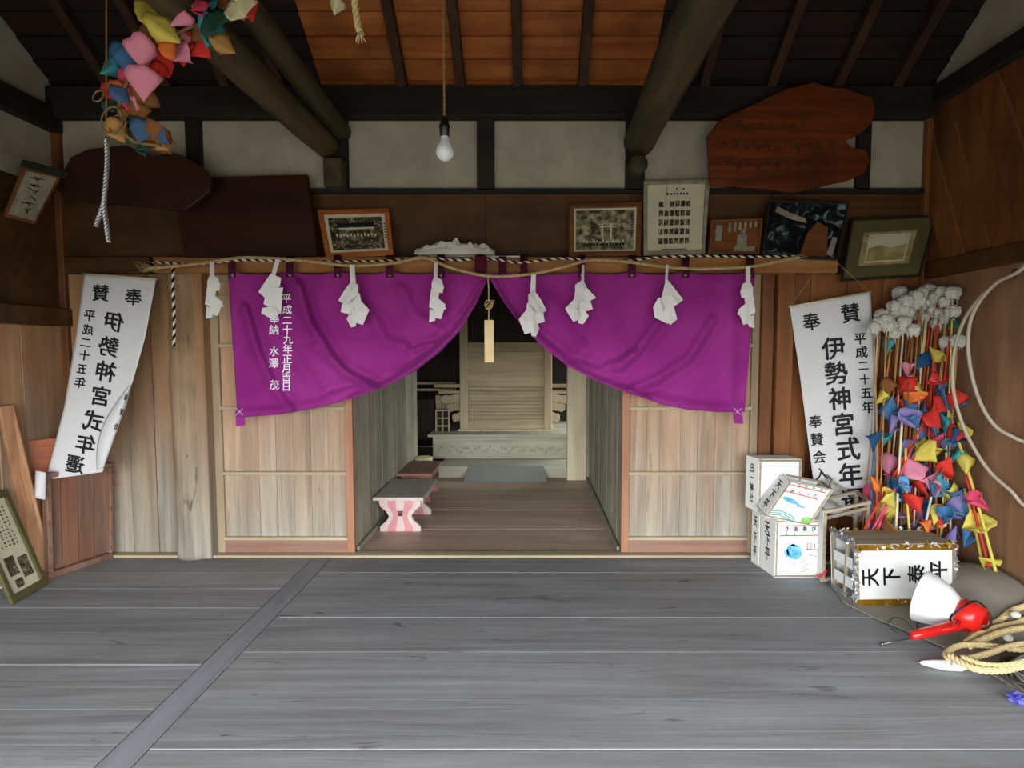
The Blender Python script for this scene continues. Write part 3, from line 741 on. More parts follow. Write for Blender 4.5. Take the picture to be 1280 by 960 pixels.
for e, (a, b), CR, B in ((cl, (294, 305), CRL, BL), (cr, (916, 928), CRR, BR)):
    y0 = 512
    mb = MB(); p0, p1 = at(a, y0, YC - .012), at(b, y0, YC - .012); q0, q1 = at(a + (1 if e is cl else 2), 533 if e is cl else 529, YC - .01), at(b + 1, 532 if e is cl else 530, YC - .01)
    mb.prism([p0, p1, q1, q0], (0, .004, 0)); mb.build('tie_tab', 'purple', e)
    mb = MB()
    for (x0, y_0, x1, y_1) in ((a + 1, 510, b - 1, 519), (b - 1, 510, a + 1, 519)):
        mb.tube([cloth(x0, y_0, CR, B, .012), cloth(x1, y_1, CR, B, .012)], .0012, 4)
    mb.build('stitching', 'wink', e)
mb = MB(); sf1 = lambda u, v: cloth(u, v, CRL, BL, .006)
col1 = [('平', 358, 373), ('成', 359, 387), ('二', 359, 400), ('十', 359, 412), ('九', 360, 424), ('年', 359.5, 436), ('正', 359, 448.5), ('月', 358.5, 460), ('吉', 358, 471), ('日', 358, 483)]
col2 = [('奉', 343, 398), ('納', 342.5, 412), ('水', 342.5, 439), ('澤', 342, 454), ('茂', 343, 481)]
letters(mb, [(c, x, y, 12.3, 0, False) for c, x, y in col1] + [(c, x, y, 13, 0, False) for c, x, y in col2], sf1)
mb.build('lettering', 'wink', cl)

# ================================================================ ROPES, CORD, SHIDE
YR = 3.17
path = [(186, 335), (215, 333), (258, 328), (300, 322), (345, 323), (400, 328), (440, 332), (490, 329), (530, 322), (562, 334), (610, 345), (660, 343), (700, 335), (740, 325), (790, 328), (835, 334), (880, 336), (940, 333), (985, 324), (1000, 322)]
pts = catmull([at(x, y, YR) for x, y in path], 8)
e = empty('straw_rope', at(600, 345, YR), 'thin straw rope sagging along the lintel with paper streamers hung from it', 'rope')
twisted(MB(), pts, .0095, 3, .03, 5).build('strands', 'straw', e)
mb = MB(); random.seed(5)
for c, sg in ((at(190, 334, YR), -1), (at(990, 323, YR), 1)):
    for i in range(14):
        a = c + Vector((sg * rnd(-.03, .01), rnd(-.01, .01), rnd(-.008, .008)))
        mb.tube([a, a + Vector((sg * rnd(.02, .05), rnd(-.01, .01), rnd(-.02, .015))), a + Vector((sg * rnd(.05, .09), rnd(-.02, .02), rnd(-.03, .03)))], .0018, 4)
mb.build('frayed_ends', 'straw', e)
path = [(190, 327), (230, 330), (262, 329), (300, 325), (360, 326), (420, 327), (480, 326), (530, 322), (570, 325), (610, 323), (650, 328), (700, 323), (735, 325), (780, 326), (830, 321), (880, 320), (940, 321), (1000, 320)]
pts = catmull([at(x, y, YR + .03) for x, y in path], 8)
e = empty('black_white_cord', at(600, 330, YR + .02), 'twisted black and white cord strung along the lintel, one end hanging down', 'cord')
twisted(MB(), pts, .0075, 4, .05, 4, [0, 0, 1, 1], .006).build('long_strand', ['bcord', 'wcord'], e)
pts = [at(217, 330, YR + .03)] + [at(217 + math.sin(y / 20) * .8, y, YR + .03) for y in range(338, 440, 6)]
twisted(MB(), pts, .0085, 4, .055, 5, [0, 0, 1, 1], .006).build('hanging_end', ['bcord', 'wcord'], e)
# knot above the gap
mb = MB()
c = at(601, 330, YR + .02)
mb.box(c.x - .035, c.x + .035, c.y - .008, c.y + .03, c.z - .045, c.z + .05); mb.build('knot_wrap', 'tab', e, .008)

SH = {  # outlines in pixels relative to the hanging point
 'a': [[(-2.5, 0), (2.5, 0), (4, 24), (-2, 26)], [(0, 20), (10, 27), (10, 38), (-8, 52), (-20, 46), (-8, 32)], [(-3, 44), (11, 37), (13, 50), (3, 66), (-16, 61), (-13, 50)], [(2, 48), (12, 46), (25, 59), (14, 78), (2, 74), (6, 60)], [(-9, 70), (1, 56), (8, 62), (5, 80), (-2, 81)]],
 'd': [[(-2, 0), (2.5, 0), (-3, 21), (-8, 20)], [(-7, 18), (4, 23), (2, 33), (-16, 48), (-24, 40)], [(-13, 36), (7, 35), (5, 46), (2, 68), (-19, 55), (-16, 46)], [(-18, 60), (-6, 58), (2, 67), (-7, 75), (-21, 66)]],
 'b': [[(-2.5, 0), (2.5, 0), (2, 24), (-3, 24)], [(-2, 18), (7, 23), (10, 33), (8, 41), (-6, 39), (-6, 28)], [(-7, 36), (4, 40), (2, 50), (10, 56), (13, 62), (4, 66), (-10, 60)], [(0, 46), (12, 56), (6, 76), (-3, 74), (-5, 60)], [(-9, 62), (0, 66), (-2, 78), (-10, 80)]],
 'c': [[(-2, 0), (2, 0), (1, 22), (-3, 22)], [(-1, 18), (7, 28), (22, 46), (14, 52), (-2, 62), (-8, 44), (-3, 24)], [(-12, 44), (-2, 42), (-2, 60), (6, 74), (2, 78), (-16, 70), (-18, 56)], [(-2, 56), (8, 54), (14, 72), (4, 80), (-6, 68)]],
}
def shide(px, py, kind, mir, rot, label, sc_=1.0):
    Y = YR - .02; h = at(px, py, Y); e = empty('paper_streamer', h, label, 'streamer', 'folded paper streamers on the rope')
    k = Y / F * sc_; yaw = Matrix.Rotation(R(rot), 3, 'Z')
    for i, poly in enumerate(SH[kind]):
        pts = []
        for (x, y) in poly:
            v = Vector(((-x if mir else x) * k, -.004 * (i % 2) * 2 + .010 * math.sin(x * .3 + i) - .002 * i, -y * k))
            pts.append(h + yaw @ v)
        c = sum(pts, Vector()) / len(pts); mb = MB(); n = len(pts)
        mb.add([c + Vector((0, -.004, 0))] + pts, [(0, 1 + (j + 1) % n, 1 + j) if not mir else (0, 1 + j, 1 + (j + 1) % n) for j in range(n)])
        mb.build('stem' if i == 0 else 'fold', 'paper', e, solid=.0012)
for a in [(265, 327, 'b', False, 20, 'outermost paper streamer at the left end, hanging beside the purple curtain over bare wood', .88),
          (347, 324, 'd', False, 0, 'zigzag paper streamer hanging over the white lettering of the curtain', 1.0),
          (440, 331, 'a', False, -8, 'zigzag paper streamer on the curtain, second to the right of the lettering', .95),
          (545, 328, 'b', False, 10, 'narrow curled paper streamer nearest the curtain gap on its left', .92),
          (667, 343, 'a', True, 30, 'paper streamer first to the right of the wooden tag, longest of its neighbours', .95),
          (729, 331, 'a', True, -32, 'paper streamer midway along the right curtain half, below a torii photograph', .9),
          (834, 331, 'c', False, 0, 'widest paper streamer, diamond shaped, on the right curtain half', .93),
          (935, 333, 'b', True, -5, 'outermost paper streamer at the right end, at the curtain edge', .95)]:
    shide(*a)
for ob in list(bpy.data.objects):
    pass
# wooden tag in the gap
e = empty('wooden_tag', at(611, 425, YR), 'pale blank wooden tag hanging on a cord in the curtain gap', 'tag')
a, b = at(605.5, 400, YR), at(617.5, 453, YR)
MB().box(a.x, b.x, YR - .008, YR + .008, b.z, a.z).build('board', 'tag', e, .003)
twisted(MB(), [at(610, 345, YR), at(611, 362, YR), at(611, 378, YR)], .005, 2, .03, 5).build('cord', 'straw', e)
mb = MB()
c = at(611, 381, YR)
for i in range(3):
    mb.tube([c + Vector((.022 * math.cos(t) + .004 * i, .012 * math.sin(t * 2 + i), .026 * math.sin(t + i * .8))) for t in [j * 2 * math.pi / 16 for j in range(16)]], .0035, 5, closed=True)
mb.tube([c, at(611, 393, YR), at(611, 401, YR)], .004, 6); mb.build('knot', 'straw', e)
# thin loose thread over the right door
MB_ = MB().tube([at(812, 503, 3.30), at(811.5, 530, 3.30), at(812, 560, 3.30)], .0018, 5)
tag(MB_.build('thread', 'straw', None, base=at(812, 530, 3.30)), 'thin pale thread hanging below the curtain over the right door', 'thread')
# crumpled white paper on the lintel
random.seed(11)
def crump(u, v):
    x = 520 + 98 * u; th = math.pi * v
    r = (9 + 4 * noise.noise(Vector((u * 7, v * 5, 1))) + 4 * noise.noise(Vector((u * 17, v * 11, 4)))) * (math.sin(math.pi * min(max(u, .03), .97)) ** .35)
    p = at(x, 320, 3.32); k = 3.32 / F
    return p + Vector((.008 * noise.noise(Vector((u * 20, v * 15, 2))), -math.cos(th) * .05, math.sin(th) * r * k * 1.7 + .002))
mb = MB().grid(crump, 60, 22, 0, False, True)
tag(mb.build('crumpled_paper', 'paper', None, base=at(570, 320, 3.32)), 'crumpled white paper lying on the lintel above the curtain gap', 'paper')
mb = MB(); a, b = at(608, 323, 3.3), at(650, 319, 3.3); mb.box(a.x, b.x, 3.28, 3.34, a.z + .004, a.z + .012)
tag(mb.build('folded_paper', 'paper', None, base=a), 'flat folded white strip lying right of the crumpled paper', 'paper')

# ================================================================ PICTURES AND PLAQUES
def quad(c, Yb, Yt):   # TL TR BR BL pixel corners -> world, leaning from Yb (bottom) to Yt (top)
    return [at(*c[0], Yt), at(*c[1], Yt), at(*c[2], Yb), at(*c[3], Yb)]
def bil(Q, u, v): return Q[0].lerp(Q[1], u).lerp(Q[3].lerp(Q[2], u), v)
def picture(nm, corners, fwid, fmat, inner, label, Yb=3.32, Yt=3.385, matb=None, matw=0, extra=None, cat='picture'):
    Q = quad(corners, Yb, Yt); nrm = (Q[1] - Q[0]).cross(Q[3] - Q[0]).normalized()
    if nrm.y > 0: nrm = -nrm
    e = empty(nm, (Q[2] + Q[3]) / 2, label, cat)
    W, Hh = (Q[1] - Q[0]).length, (Q[3] - Q[0]).length; fu, fv = fwid / W, fwid / Hh
    for (u0, v0, u1, v1) in ((0, 0, 1, fv), (0, 1 - fv, 1, 1), (0, fv, fu, 1 - fv), (1 - fu, fv, 1, 1 - fv)):
        P = [bil(Q, a, b) for a, b in ((u0, v0), (u1, v0), (u1, v1), (u0, v1))]
        MB().prism(P, nrm * .02).build('frame_bar', fmat, e, .002)
    P = [bil(Q, a, b) + nrm * .004 for a, b in ((fu * .8, fv * .8), (1 - fu * .8, fv * .8), (1 - fu * .8, 1 - fv * .8), (fu * .8, 1 - fv * .8))]
    if matb:
        MB().prism(P, nrm * .003).build('mount', matb, e)
        mu, mv = matw if isinstance(matw, tuple) else (matw / W, matw / Hh)
        P = [bil(Q, a, b) + nrm * .0085 for a, b in ((fu + mu, fv + mv), (1 - fu - mu, fv + mv), (1 - fu - mu, 1 - fv - mv), (fu + mu, 1 - fv - mv))]
        MB().prism(P, nrm * .001).build('photograph', inner, e)
    else: MB().prism(P, nrm * .003).build('print', inner, e)
    MB().prism([bil(Q, a, b) for a, b in ((0.02, 0.02), (.98, 0.02), (.98, .98), (0.02, .98))], -nrm * .006).build('backing', 'black', e)
    return e, Q, nrm
def sfun(Q, nrm, off): return lambda u, v: bil(Q, u, v) + nrm * off
def rects(mb, S, L, mi=0, nrm=None):
    for (u0, v0, u1, v1) in L: mb.add([S(u0, v0), S(u0, v1), S(u1, v1), S(u1, v0)], [(0, 1, 2, 3)], mi)
    return mb
e, Q, n_ = picture('framed_photograph', [(398, 264), (487, 262), (493, 320), (409, 324)], .030, 'fo', 'ph_crowd', 'orange framed group photograph leaning above the left curtain half', matb='cream', matw=.022)
S = sfun(Q, n_, .0105); mb = MB()
rects(mb, S, [(.24, .28, .76, .34), (.2, .34, .8, .37), (.3, .76, .72, .79)] + [(.9 - .0, .3 + .06 * i, .92, .33 + .06 * i) for i in range(6)]); mb.build('print_detail', 'ink', e)
mb = MB(); mb2 = rects(mb, S, [(.2 + .05 * i, .5 + .02 * (i % 2), .225 + .05 * i, .56 + .02 * (i % 2)) for i in range(12)] + [(.25, .38, .75, .42)]); mb2.build('print_highlight', 'cream', e)
e, Q, n_ = picture('framed_photograph', [(711, 256), (802, 254), (800, 321), (711, 322)], .030, 'fb', 'ph_trees', 'brown framed photograph of people before a torii gate', matb='cream', matw=.014)
S = sfun(Q, n_, .0105); mb = MB()
rects(mb, S, [(.42, .43, .62, .455), (.40, .385, .64, .40), (.45, .40, .475, .68), (.57, .40, .595, .68)] + [(.2 + .045 * i, .68 + .02 * (i % 3), .222 + .045 * i, .73 + .02 * (i % 2)) for i in range(13)]); mb.build('torii_print', 'cream', e)
mb = MB(); rects(mb, S, [(.2 + .045 * i, .75, .23 + .045 * i, .80) for i in range(13)] + [(.86, .2 + .05 * i, .88, .23 + .05 * i) for i in range(9)]); mb.build('print_detail', 'ink', e)
e, Q, n_ = picture('framed_portrait_chart', [(804, 228), (886, 226), (880, 318), (804, 320)], .022, 'fw', 'cream', 'tall pale framed chart with rows of small portraits', Yb=3.29, Yt=3.37)
S = sfun(Q, n_, .0085); mb = MB(); random.seed(2)
for r_ in range(5):
    v0 = .27 + r_ * .125
    rects(mb, S, [(.24 + .085 * i, v0 + rnd(0, .01), .24 + .085 * i + .07, v0 + .085) for i in range(6) if not (r_ == 0 and i == 1)])
mb.build('portraits', 'ph_crowd', e)
mb = MB(); rects(mb, S, [(.5, .1, .53, .12), (.6, .1, .63, .12)] + [(.36 + .05 * i, .165, .39 + .05 * i, .19) for i in range(7)] + [(.3, .92, .7, .93)]); mb.build('lettering', 'ink', e)
mb = MB().tube([bil(Q, .36, .08) + n_ * .014, bil(Q, .33, .4) + n_ * .014, bil(Q, .24, .75) + n_ * .014], .002, 4); mb.build('glare_strip', 'mirror_line', e)
e, Q, n_ = picture('small_picture', [(888, 276), (952, 274), (948, 318), (884, 318)], .012, 'fb', 'fb', 'small brown framed picture with faded white figures', Yb=3.3, Yt=3.34)
S = sfun(Q, n_, .0085); mb = MB(); random.seed(4)
rects(mb, S, [(.12, .15, .24, .62), (.55, .45, .74, .95), (.62, .3, .7, .45), (.5, .78, .9, .96)] + [(.36 + .1 * i, .08, .41 + .1 * i, .38 - .03 * i) for i in range(6)]); mb.build('figures', 'fw', e)
e, Q, n_ = picture('dark_picture', [(960, 251), (1060, 254), (1046, 326), (950, 322)], .012, 'fd', 'ph_night', 'dark framed picture with pale bluish streaks and a brown figure', Yb=3.27, Yt=3.34)
S = sfun(Q, n_, .0085); mb = MB()
mb.add([S(.55, .55), S(.5, .95), S(.85, .95), S(.8, .45), S(.66, .35)], [(0, 1, 2, 3, 4)]); mb.build('brown_shape', 'fb', e)
mb = MB(); mb.add([S(.1, .2), S(.3, .32), S(.52, .38), S(.5, .3), S(.3, .22), S(.12, .1)], [(0, 1, 2, 3, 4, 5)]); mb.add([S(.88, .6), S(.84, .9), S(.92, .95), S(.94, .62)], [(0, 1, 2, 3)]); mb.build('pale_streaks', 'fw', e)
e, Q, n_ = picture('olive_mounted_photograph', [(1063, 275), (1169, 270), (1148, 346), (1050, 352)], .012, 'fd', 'ph_hills', 'olive mounted photograph hanging askew at the right end', Yb=3.33, Yt=3.385, matb='olive', matw=(.16, .2))
S = sfun(Q, n_, .0102); mb = MB(); mb.add([S(.275, .34), S(.27, .5), S(.4, .44), S(.55, .5), S(.74, .44), S(.735, .32), S(.7, .3), S(.3, .3)][::1], [tuple(range(8))]); mb.build('printed_sky', 'cream', e)
mb = MB(); rects(mb, S, [(.25, .27, .75, .3), (.25, .70, .75, .73), (.25, .27, .27, .73), (.73, .27, .75, .73)]); mb.build('white_border', 'cream', e)
# plaques
def slab(nm, poly, Yb, thick, mat, label, top_lean=.03, cat='plaque'):
    ys = [p[1] for p in poly]; y0, y1 = min(ys), max(ys)
    pts = [at(x, y, Yb + top_lean * (y1 - y) / (y1 - y0)) for x, y in poly]
    e = empty(nm, pts[0].lerp(pts[len(pts) // 2], .5), label, cat)
    MB().prism(pts[::-1], (0, thick, 0)).build('board', mat, e, .004)
    return e
PR = [(885, 169), (898, 152), (912, 143), (928, 137), (955, 124), (985, 110), (1000, 107), (1017, 102), (1034, 108), (1056, 110), (1075, 117), (1090, 121), (1094, 135), (1091, 152), (1078, 165), (1057, 176), (1066, 184), (1083, 187), (1087, 200), (1080, 217), (1060, 225), (1036, 230), (1014, 236), (990, 240), (970, 237), (950, 235), (920, 233), (888, 230)]
e = slab('natural_edge_plaque', PR, 3.26, .04, 'natural', 'large natural-edged red brown slab with faint carving, above the pictures')
mb = MB(); random.seed(21)
for r_, (xa, xb, y0, n) in enumerate([(905, 1010, 158, 8), (900, 1045, 182, 11), (905, 1040, 205, 11)]):
    for i in range(n):
        cx_ = xa + (xb - xa) * (i + .5) / n; cy_ = y0 + rnd(-3, 3)
        for k in range(4):
            an = rnd(0, 3.14); l_ = rnd(2.5, 5); a = (cx_ + rnd(-3, 3), cy_ + rnd(-5, 5))
            Yq = lambda yy: 3.26 + .03 * (240 - yy) / 138 - .003
            mb.bar(at(a[0] - math.cos(an) * l_, a[1] - math.sin(an) * l_, Yq(a[1])), at(a[0] + math.cos(an) * l_, a[1] + math.sin(an) * l_, Yq(a[1])), .006, .004)
mb.build('carving', 'brown', e)
slab('natural_edge_plaque', [(66, 236), (88, 196), (110, 186), (157, 181), (172, 188), (190, 195), (214, 190), (236, 198), (255, 212), (262, 222), (262, 238), (232, 262), (208, 262), (169, 255), (127, 254), (90, 250)], 3.2, .04, 'reddk', 'very dark curved-edge slab high in the left corner')
e = slab('dark_board_plaque', [(213, 222), (384, 218), (397, 319), (231, 322)], 3.27, .03, 'reddk', 'large plain dark red brown board leaning above the lintel, left of the photographs', .07)
# small plaque on the left wall
e = empty('small_wall_plaque', atX(43, 240, XL + .03), 'small pale inscribed plaque tilted on the left wall under the plaster', 'plaque')
cn = [(34, 207), (80, 218), (46, 279), (8, 270)]
def lp(px, py, off): d = ray(px, py); return at(px, py, 2.78) if False else atX(px, py, XL + off)
# the plaque faces into the hall, leaning off the wall
Qp = [at(30, 206, 3.0), at(78, 219, 3.16), at(44, 280, 3.06), at(5, 270, 2.92)]
nn = (Qp[1] - Qp[0]).cross(Qp[3] - Qp[0]).normalized()
if nn.y > 0: nn = -nn
MB().prism(Qp, -nn * .02).build('board', 'fb', e, .003)
MB().prism([bil(Qp, a, b) + nn * .001 for a, b in ((.1, .1), (.9, .08), (.92, .95), (.08, .95))], nn * .003).build('face', 'fw', e)
MB().prism([bil(Qp, a, b) for a, b in ((-.08, -.08), (1.08, -.08), (1.08, .05), (-.08, .05))], nn * .02).build('cap_bar', 'fd', e)
mb = MB(); random.seed(7); S = sfun(Qp, nn, .006)
for i in range(6):
    for k in range(4):
        a = (.5 + rnd(-.12, .12), .2 + .12 * i + rnd(-.03, .03)); t = rnd(0, 3.14)
        mb.bar(S(a[0] - .12 * math.cos(t), a[1] - .03 * math.sin(t)), S(a[0] + .12 * math.cos(t), a[1] + .03 * math.sin(t)), .006, .003)
mb.build('lettering', 'fd', e)

BW = .024
# ================================================================ BANNERS
def plane3(a, b, c):
    n = (b - a).cross(c - a).normalized()
    def hit(px, py, off=0):
        d = ray(px, py); t = (a - O3).dot(n) / d.dot(n); p = O3 + d * t
        return p - d.normalized() * off
    return hit
def banner(nm, Lp, Rp, abc, label, items, rod, rip, tail=None):
    hit0 = plane3(*abc)
    hit = lambda px, py, off=0: hit0(px, py, off + rip * (1 + math.sin(px / 16 + py / 60)) + rip * .5 * (1 + math.sin(py / 30)))
    e = empty(nm, abc[0], label, 'banner', 'memorial cloth banners')
    y0, y1 = Lp[0][1], Lp[-1][1]
    def fn(u, v):
        yl = Lp[0][1] + (Lp[-1][1] - Lp[0][1]) * v; yr = Rp[0][1] + (Rp[-1][1] - Rp[0][1]) * v
        xl = interp([(y, x) for x, y in Lp], yl); xr = interp([(y, x) for x, y in Rp], yr)
        return hit(xl + (xr - xl) * u, yl + (yr - yl) * u)
    MB().grid(fn, 24, 60, 0, True, True).build('cloth', 'banner', e, solid=.001)
    mb = MB(); letters(mb, items, lambda u, v: hit(u, v, .004)); mb.build('lettering', 'ink', e)
    MB().tube([hit(*rod[0], .003), hit(*rod[1], .003)], .005, 8).build('rod', 'palepost', e)
    return e, hit
m = True
it = [('賛', 126, 366, 22, -3, m), ('奉', 167, 371, 22, -3, m)]
it += [(c, x, y, s_, -8, m) for c, x, y, s_ in [('平', 112, 394, 15), ('成', 110, 412, 14), ('二', 107, 428, 14), ('十', 105.5, 444, 14), ('五', 102.5, 461, 14), ('年', 100, 478, 15)]]
it += [(c, x, y, s_, -10, m) for c, x, y, s_ in [('伊', 142, 402, 26), ('勢', 136, 433, 26), ('神', 132, 464, 27), ('宮', 126, 495, 26), ('式', 117, 526, 27), ('年', 107, 555, 26), ('遷', 94, 580, 24)]]
e, hit = banner('banner', [(105, 342), (95, 420), (80, 510), (57, 600)], [(195, 349), (182, 420), (158, 505), (128, 590)],
    (at(105, 342, 3.32), at(195, 349, 3.32), at(95, 590, 3.10)), 'white banner on the left, its black lettering showing mirrored from behind', it, [(104, 342), (196, 349)], .004)
# curled-over edge of the left banner, with the front lettering just showing
def curl(u, v):
    y = 480 + 105 * v; x = interp([(480, 165), (530, 148), (585, 130)], y); wd_ = 4 + 16 * math.sin(math.pi * min(v * .9, 1)) 
    return hit(x - wd_ * u, y + 2 * u, .012 + .02 * math.sin(math.pi * u) )
MB().grid(curl, 8, 24, 0, True, True).build('curled_edge', 'banner', e, solid=.001)
mb = MB(); letters(mb, [('奉', 157, 497, 9, -14, False, .5), ('賛', 152, 515, 9, -14, False, .5), ('会', 145, 533, 9, -14, False, .6)], lambda u, v: hit(u, v, .045)); mb.build('edge_lettering', 'ink', e)
mb = MB(); mb.grid(lambda u, v: at(44 + 14 * u - 1 * v, 588 + 34 * v + 3 * u, 3.0 - .015 * math.sin(3 * u + v)), 6, 8, 0, True, True); mb.build('tail_flap', 'banner', e, solid=.001)
it = [('奉', 1014, 402, 23, 8, False), ('賛', 1063, 391, 25, 8, False)]
it += [(c, x, y, s_, 4, False) for c, x, y, s_ in [('平', 1075, 423, 16), ('成', 1077, 440, 16), ('二', 1079, 457, 14), ('十', 1081, 474, 14), ('五', 1083, 491, 15), ('年', 1085, 509, 16)]]
it += [(c, x, y, s_, 5, False) for c, x, y, s_ in [('伊', 1042, 435, 30), ('勢', 1045, 466, 30), ('神', 1050, 498, 30), ('宮', 1054, 530, 30), ('式', 1060, 561, 31), ('年', 1063, 593, 31), ('遷', 1066, 624, 30)]]
it += [(c, x, y, s_, 4, False) for c, x, y, s_ in [('奉', 1019, 527, 17), ('賛', 1021, 549, 17), ('会', 1024, 571, 17), ('入', 1027, 592, 16)]]
e, hit = banner('banner', [(987, 383), (1000, 470), (1010, 550), (1022, 640)], [(1088, 365), (1093, 450), (1097, 550), (1100, 650)],
    (at(987, 383, 3.34), at(1088, 365, 3.30), at(1040, 640, 3.28)), 'white banner on the right with upright black brush lettering', it, [(986, 383.5), (1089, 364.5)], .003)
mb = MB(); pk = at(1035, 318, 3.29); mb.tube([hit(988, 382, .003), pk], .0016, 4); mb.tube([hit(1087, 365, .003), pk], .0016, 4); mb.build('string', 'straw', e)

# ================================================================ LEFT CORNER THINGS
def ob_quad(c4, thick, e, nm, mat, bev=.003):
    n = (c4[1] - c4[0]).cross(c4[3] - c4[0]).normalized()
    if n.dot(O3 - c4[0]) > 0: n = -n
    return MB().prism(c4, n * thick).build(nm, mat, e, bev)
# shallow wooden tray standing on its side
e = empty('wooden_tray', atZ(98, 715, 0), 'shallow reddish brown wooden tray standing on edge in the left corner', 'tray')
A = atZ(60, 724, 0); B_ = atZ(140, 697, 0); up_l = at(56, 592, A.y + .01); up_r = at(140, 578, B_.y + .01)
Q = [up_l, up_r, B_, A]; Q = [Vector(q) for q in Q]
n_ = (Q[1] - Q[0]).cross(Q[3] - Q[0]).normalized(); n_ = n_ if n_.dot(O3 - Q[0]) > 0 else -n_
back = [q - n_ * .0 for q in Q]
for i in range(4):
    MB().prism([bil(Q, a, b) - n_ * .025 for a, b in ((i / 4 + .004, .02), ((i + 1) / 4 - .004, .02), ((i + 1) / 4 - .004, .98), (i / 4 + .004, .98))], -n_ * .01).build('plank', 'crate', e, .001)
def rim(u0, v0, u1, v1, nm='rim'): MB().prism([bil(Q, a, b) - n_ * .035 for a, b in ((u0, v0), (u1, v0), (u1, v1), (u0, v1))], n_ * .05).build(nm, 'crate', e, .004)
rim(0, 0, 1, .045); rim(0, .94, 1, 1); rim(0, .045, .07, .94); rim(.94, .045, 1, .94)
mb = MB()
for v in (.1, .22, .45, .7, .86):
    for u in (-.012, .94): mb.prism([bil(Q, a, b) + n_ * .014 for a, b in ((u, v), (u + .07, v + .005), (u + .07, v + .05), (u, v + .045))], n_ * .006)
mb.build('worn_splints', 'crate', e, .002)
# long orange board leaning
e = empty('leaning_board', atZ(50, 735, 0), 'long orange brown board leaning in the left corner behind the tray', 'board')
ob_quad([at(-1, 509, 2.92), at(17, 506, 2.98), at(66, 712, 3.13), at(40, 716, 3.10)], .03, e, 'face', 'oboard')
ob_quad([at(17, 506, 2.98), at(21, 512, 3.02), at(71, 704, 3.18), at(66, 712, 3.13)], .02, e, 'edge', 'oboard')
e = empty('red_panel', at(50, 620, 3.2), 'orange red wooden panel standing behind the tray and the leaning board', 'panel')
Qr = [at(22, 552, 3.10), at(84, 546, 3.25), at(100, 690, 3.25), at(40, 700, 3.08)]
ob_quad(Qr, .015, e, 'sheet', 'oboard2')
mb = MB(); nr = (Qr[1] - Qr[0]).cross(Qr[3] - Qr[0]).normalized(); nr = nr if nr.y < 0 else -nr
for v in (.0, .26): mb.prism([bil(Qr, 0, v) + nr * .001, bil(Qr, 1, v) + nr * .001, bil(Qr, 1, v + .06) + nr * .001, bil(Qr, 0, v + .06) + nr * .001], nr * .008)
mb.build('cross_rail', 'oboard2', e, .002)
mb = MB(); random.seed(9)
for i in range(4):
    for j in range(9): 
        u = .35 + .14 * i; v = .1 + .09 * j
        if v < .24 or v > .34: rects(mb, sfun(Qr, nr, .0015), [(u, v, u + .03, v + rnd(.02, .05))])
mb.build('faint_lettering', 'crate', e)
# framed certificate
e = empty('framed_certificate', atZ(20, 755, 0), 'framed yellowed certificate leaning at the left edge of the floor', 'certificate')
Qc = [at(-70, 640, 2.55), at(5, 612, 2.98), at(57, 733, 2.86), atZ(12, 756, 0)]
Qc[3] = Vector((at(8, 756, 2.62).x, 2.62, .0)); Qc[2] = Vector((Qc[2].x, Qc[2].y, .012)); 
Qc[2] = atZ(57, 731, 0.0)
Qc[3] = atZ(12, 757, 0.0)
hgt = at(5, 612, Qc[2].y); Qc[1] = hgt; Qc[0] = Qc[3] + (Qc[1] - Qc[2])
nc = (Qc[1] - Qc[0]).cross(Qc[3] - Qc[0]).normalized(); nc = nc if nc.dot(O3 - Qc[0]) > 0 else -nc
for (u0, v0, u1, v1) in ((0, 0, 1, .07), (0, .93, 1, 1), (0, .07, .12, .93), (.88, .07, 1, .93)):
    MB().prism([bil(Qc, a, b) for a, b in ((u0, v0), (u1, v0), (u1, v1), (u0, v1))], nc * .018).build('frame_bar', 'olive', e, .003)
MB().prism([bil(Qc, a, b) + nc * .002 for a, b in ((.1, .05), (.9, .05), (.9, .95), (.1, .95))], nc * .004).build('sheet', 'cream', e)
mb = MB(); random.seed(31); S = sfun(Qc, nc, .0075)
for i in range(6):
    for j in range(11):
        u = .22 + .1 * i; v = .14 + .036 * j
        if rnd(0, 1) < .85: rects(mb, S, [(u, v, u + rnd(.03, .06), v + rnd(.012, .024))])
mb.build('lettering', 'olive', e)
mb = MB(); rects(mb, S, [(.25, .6, .5, .78), (.56, .64, .82, .84), (.3, .82, .5, .9)]); mb.build('printed_figures', 'ph_crowd', e)

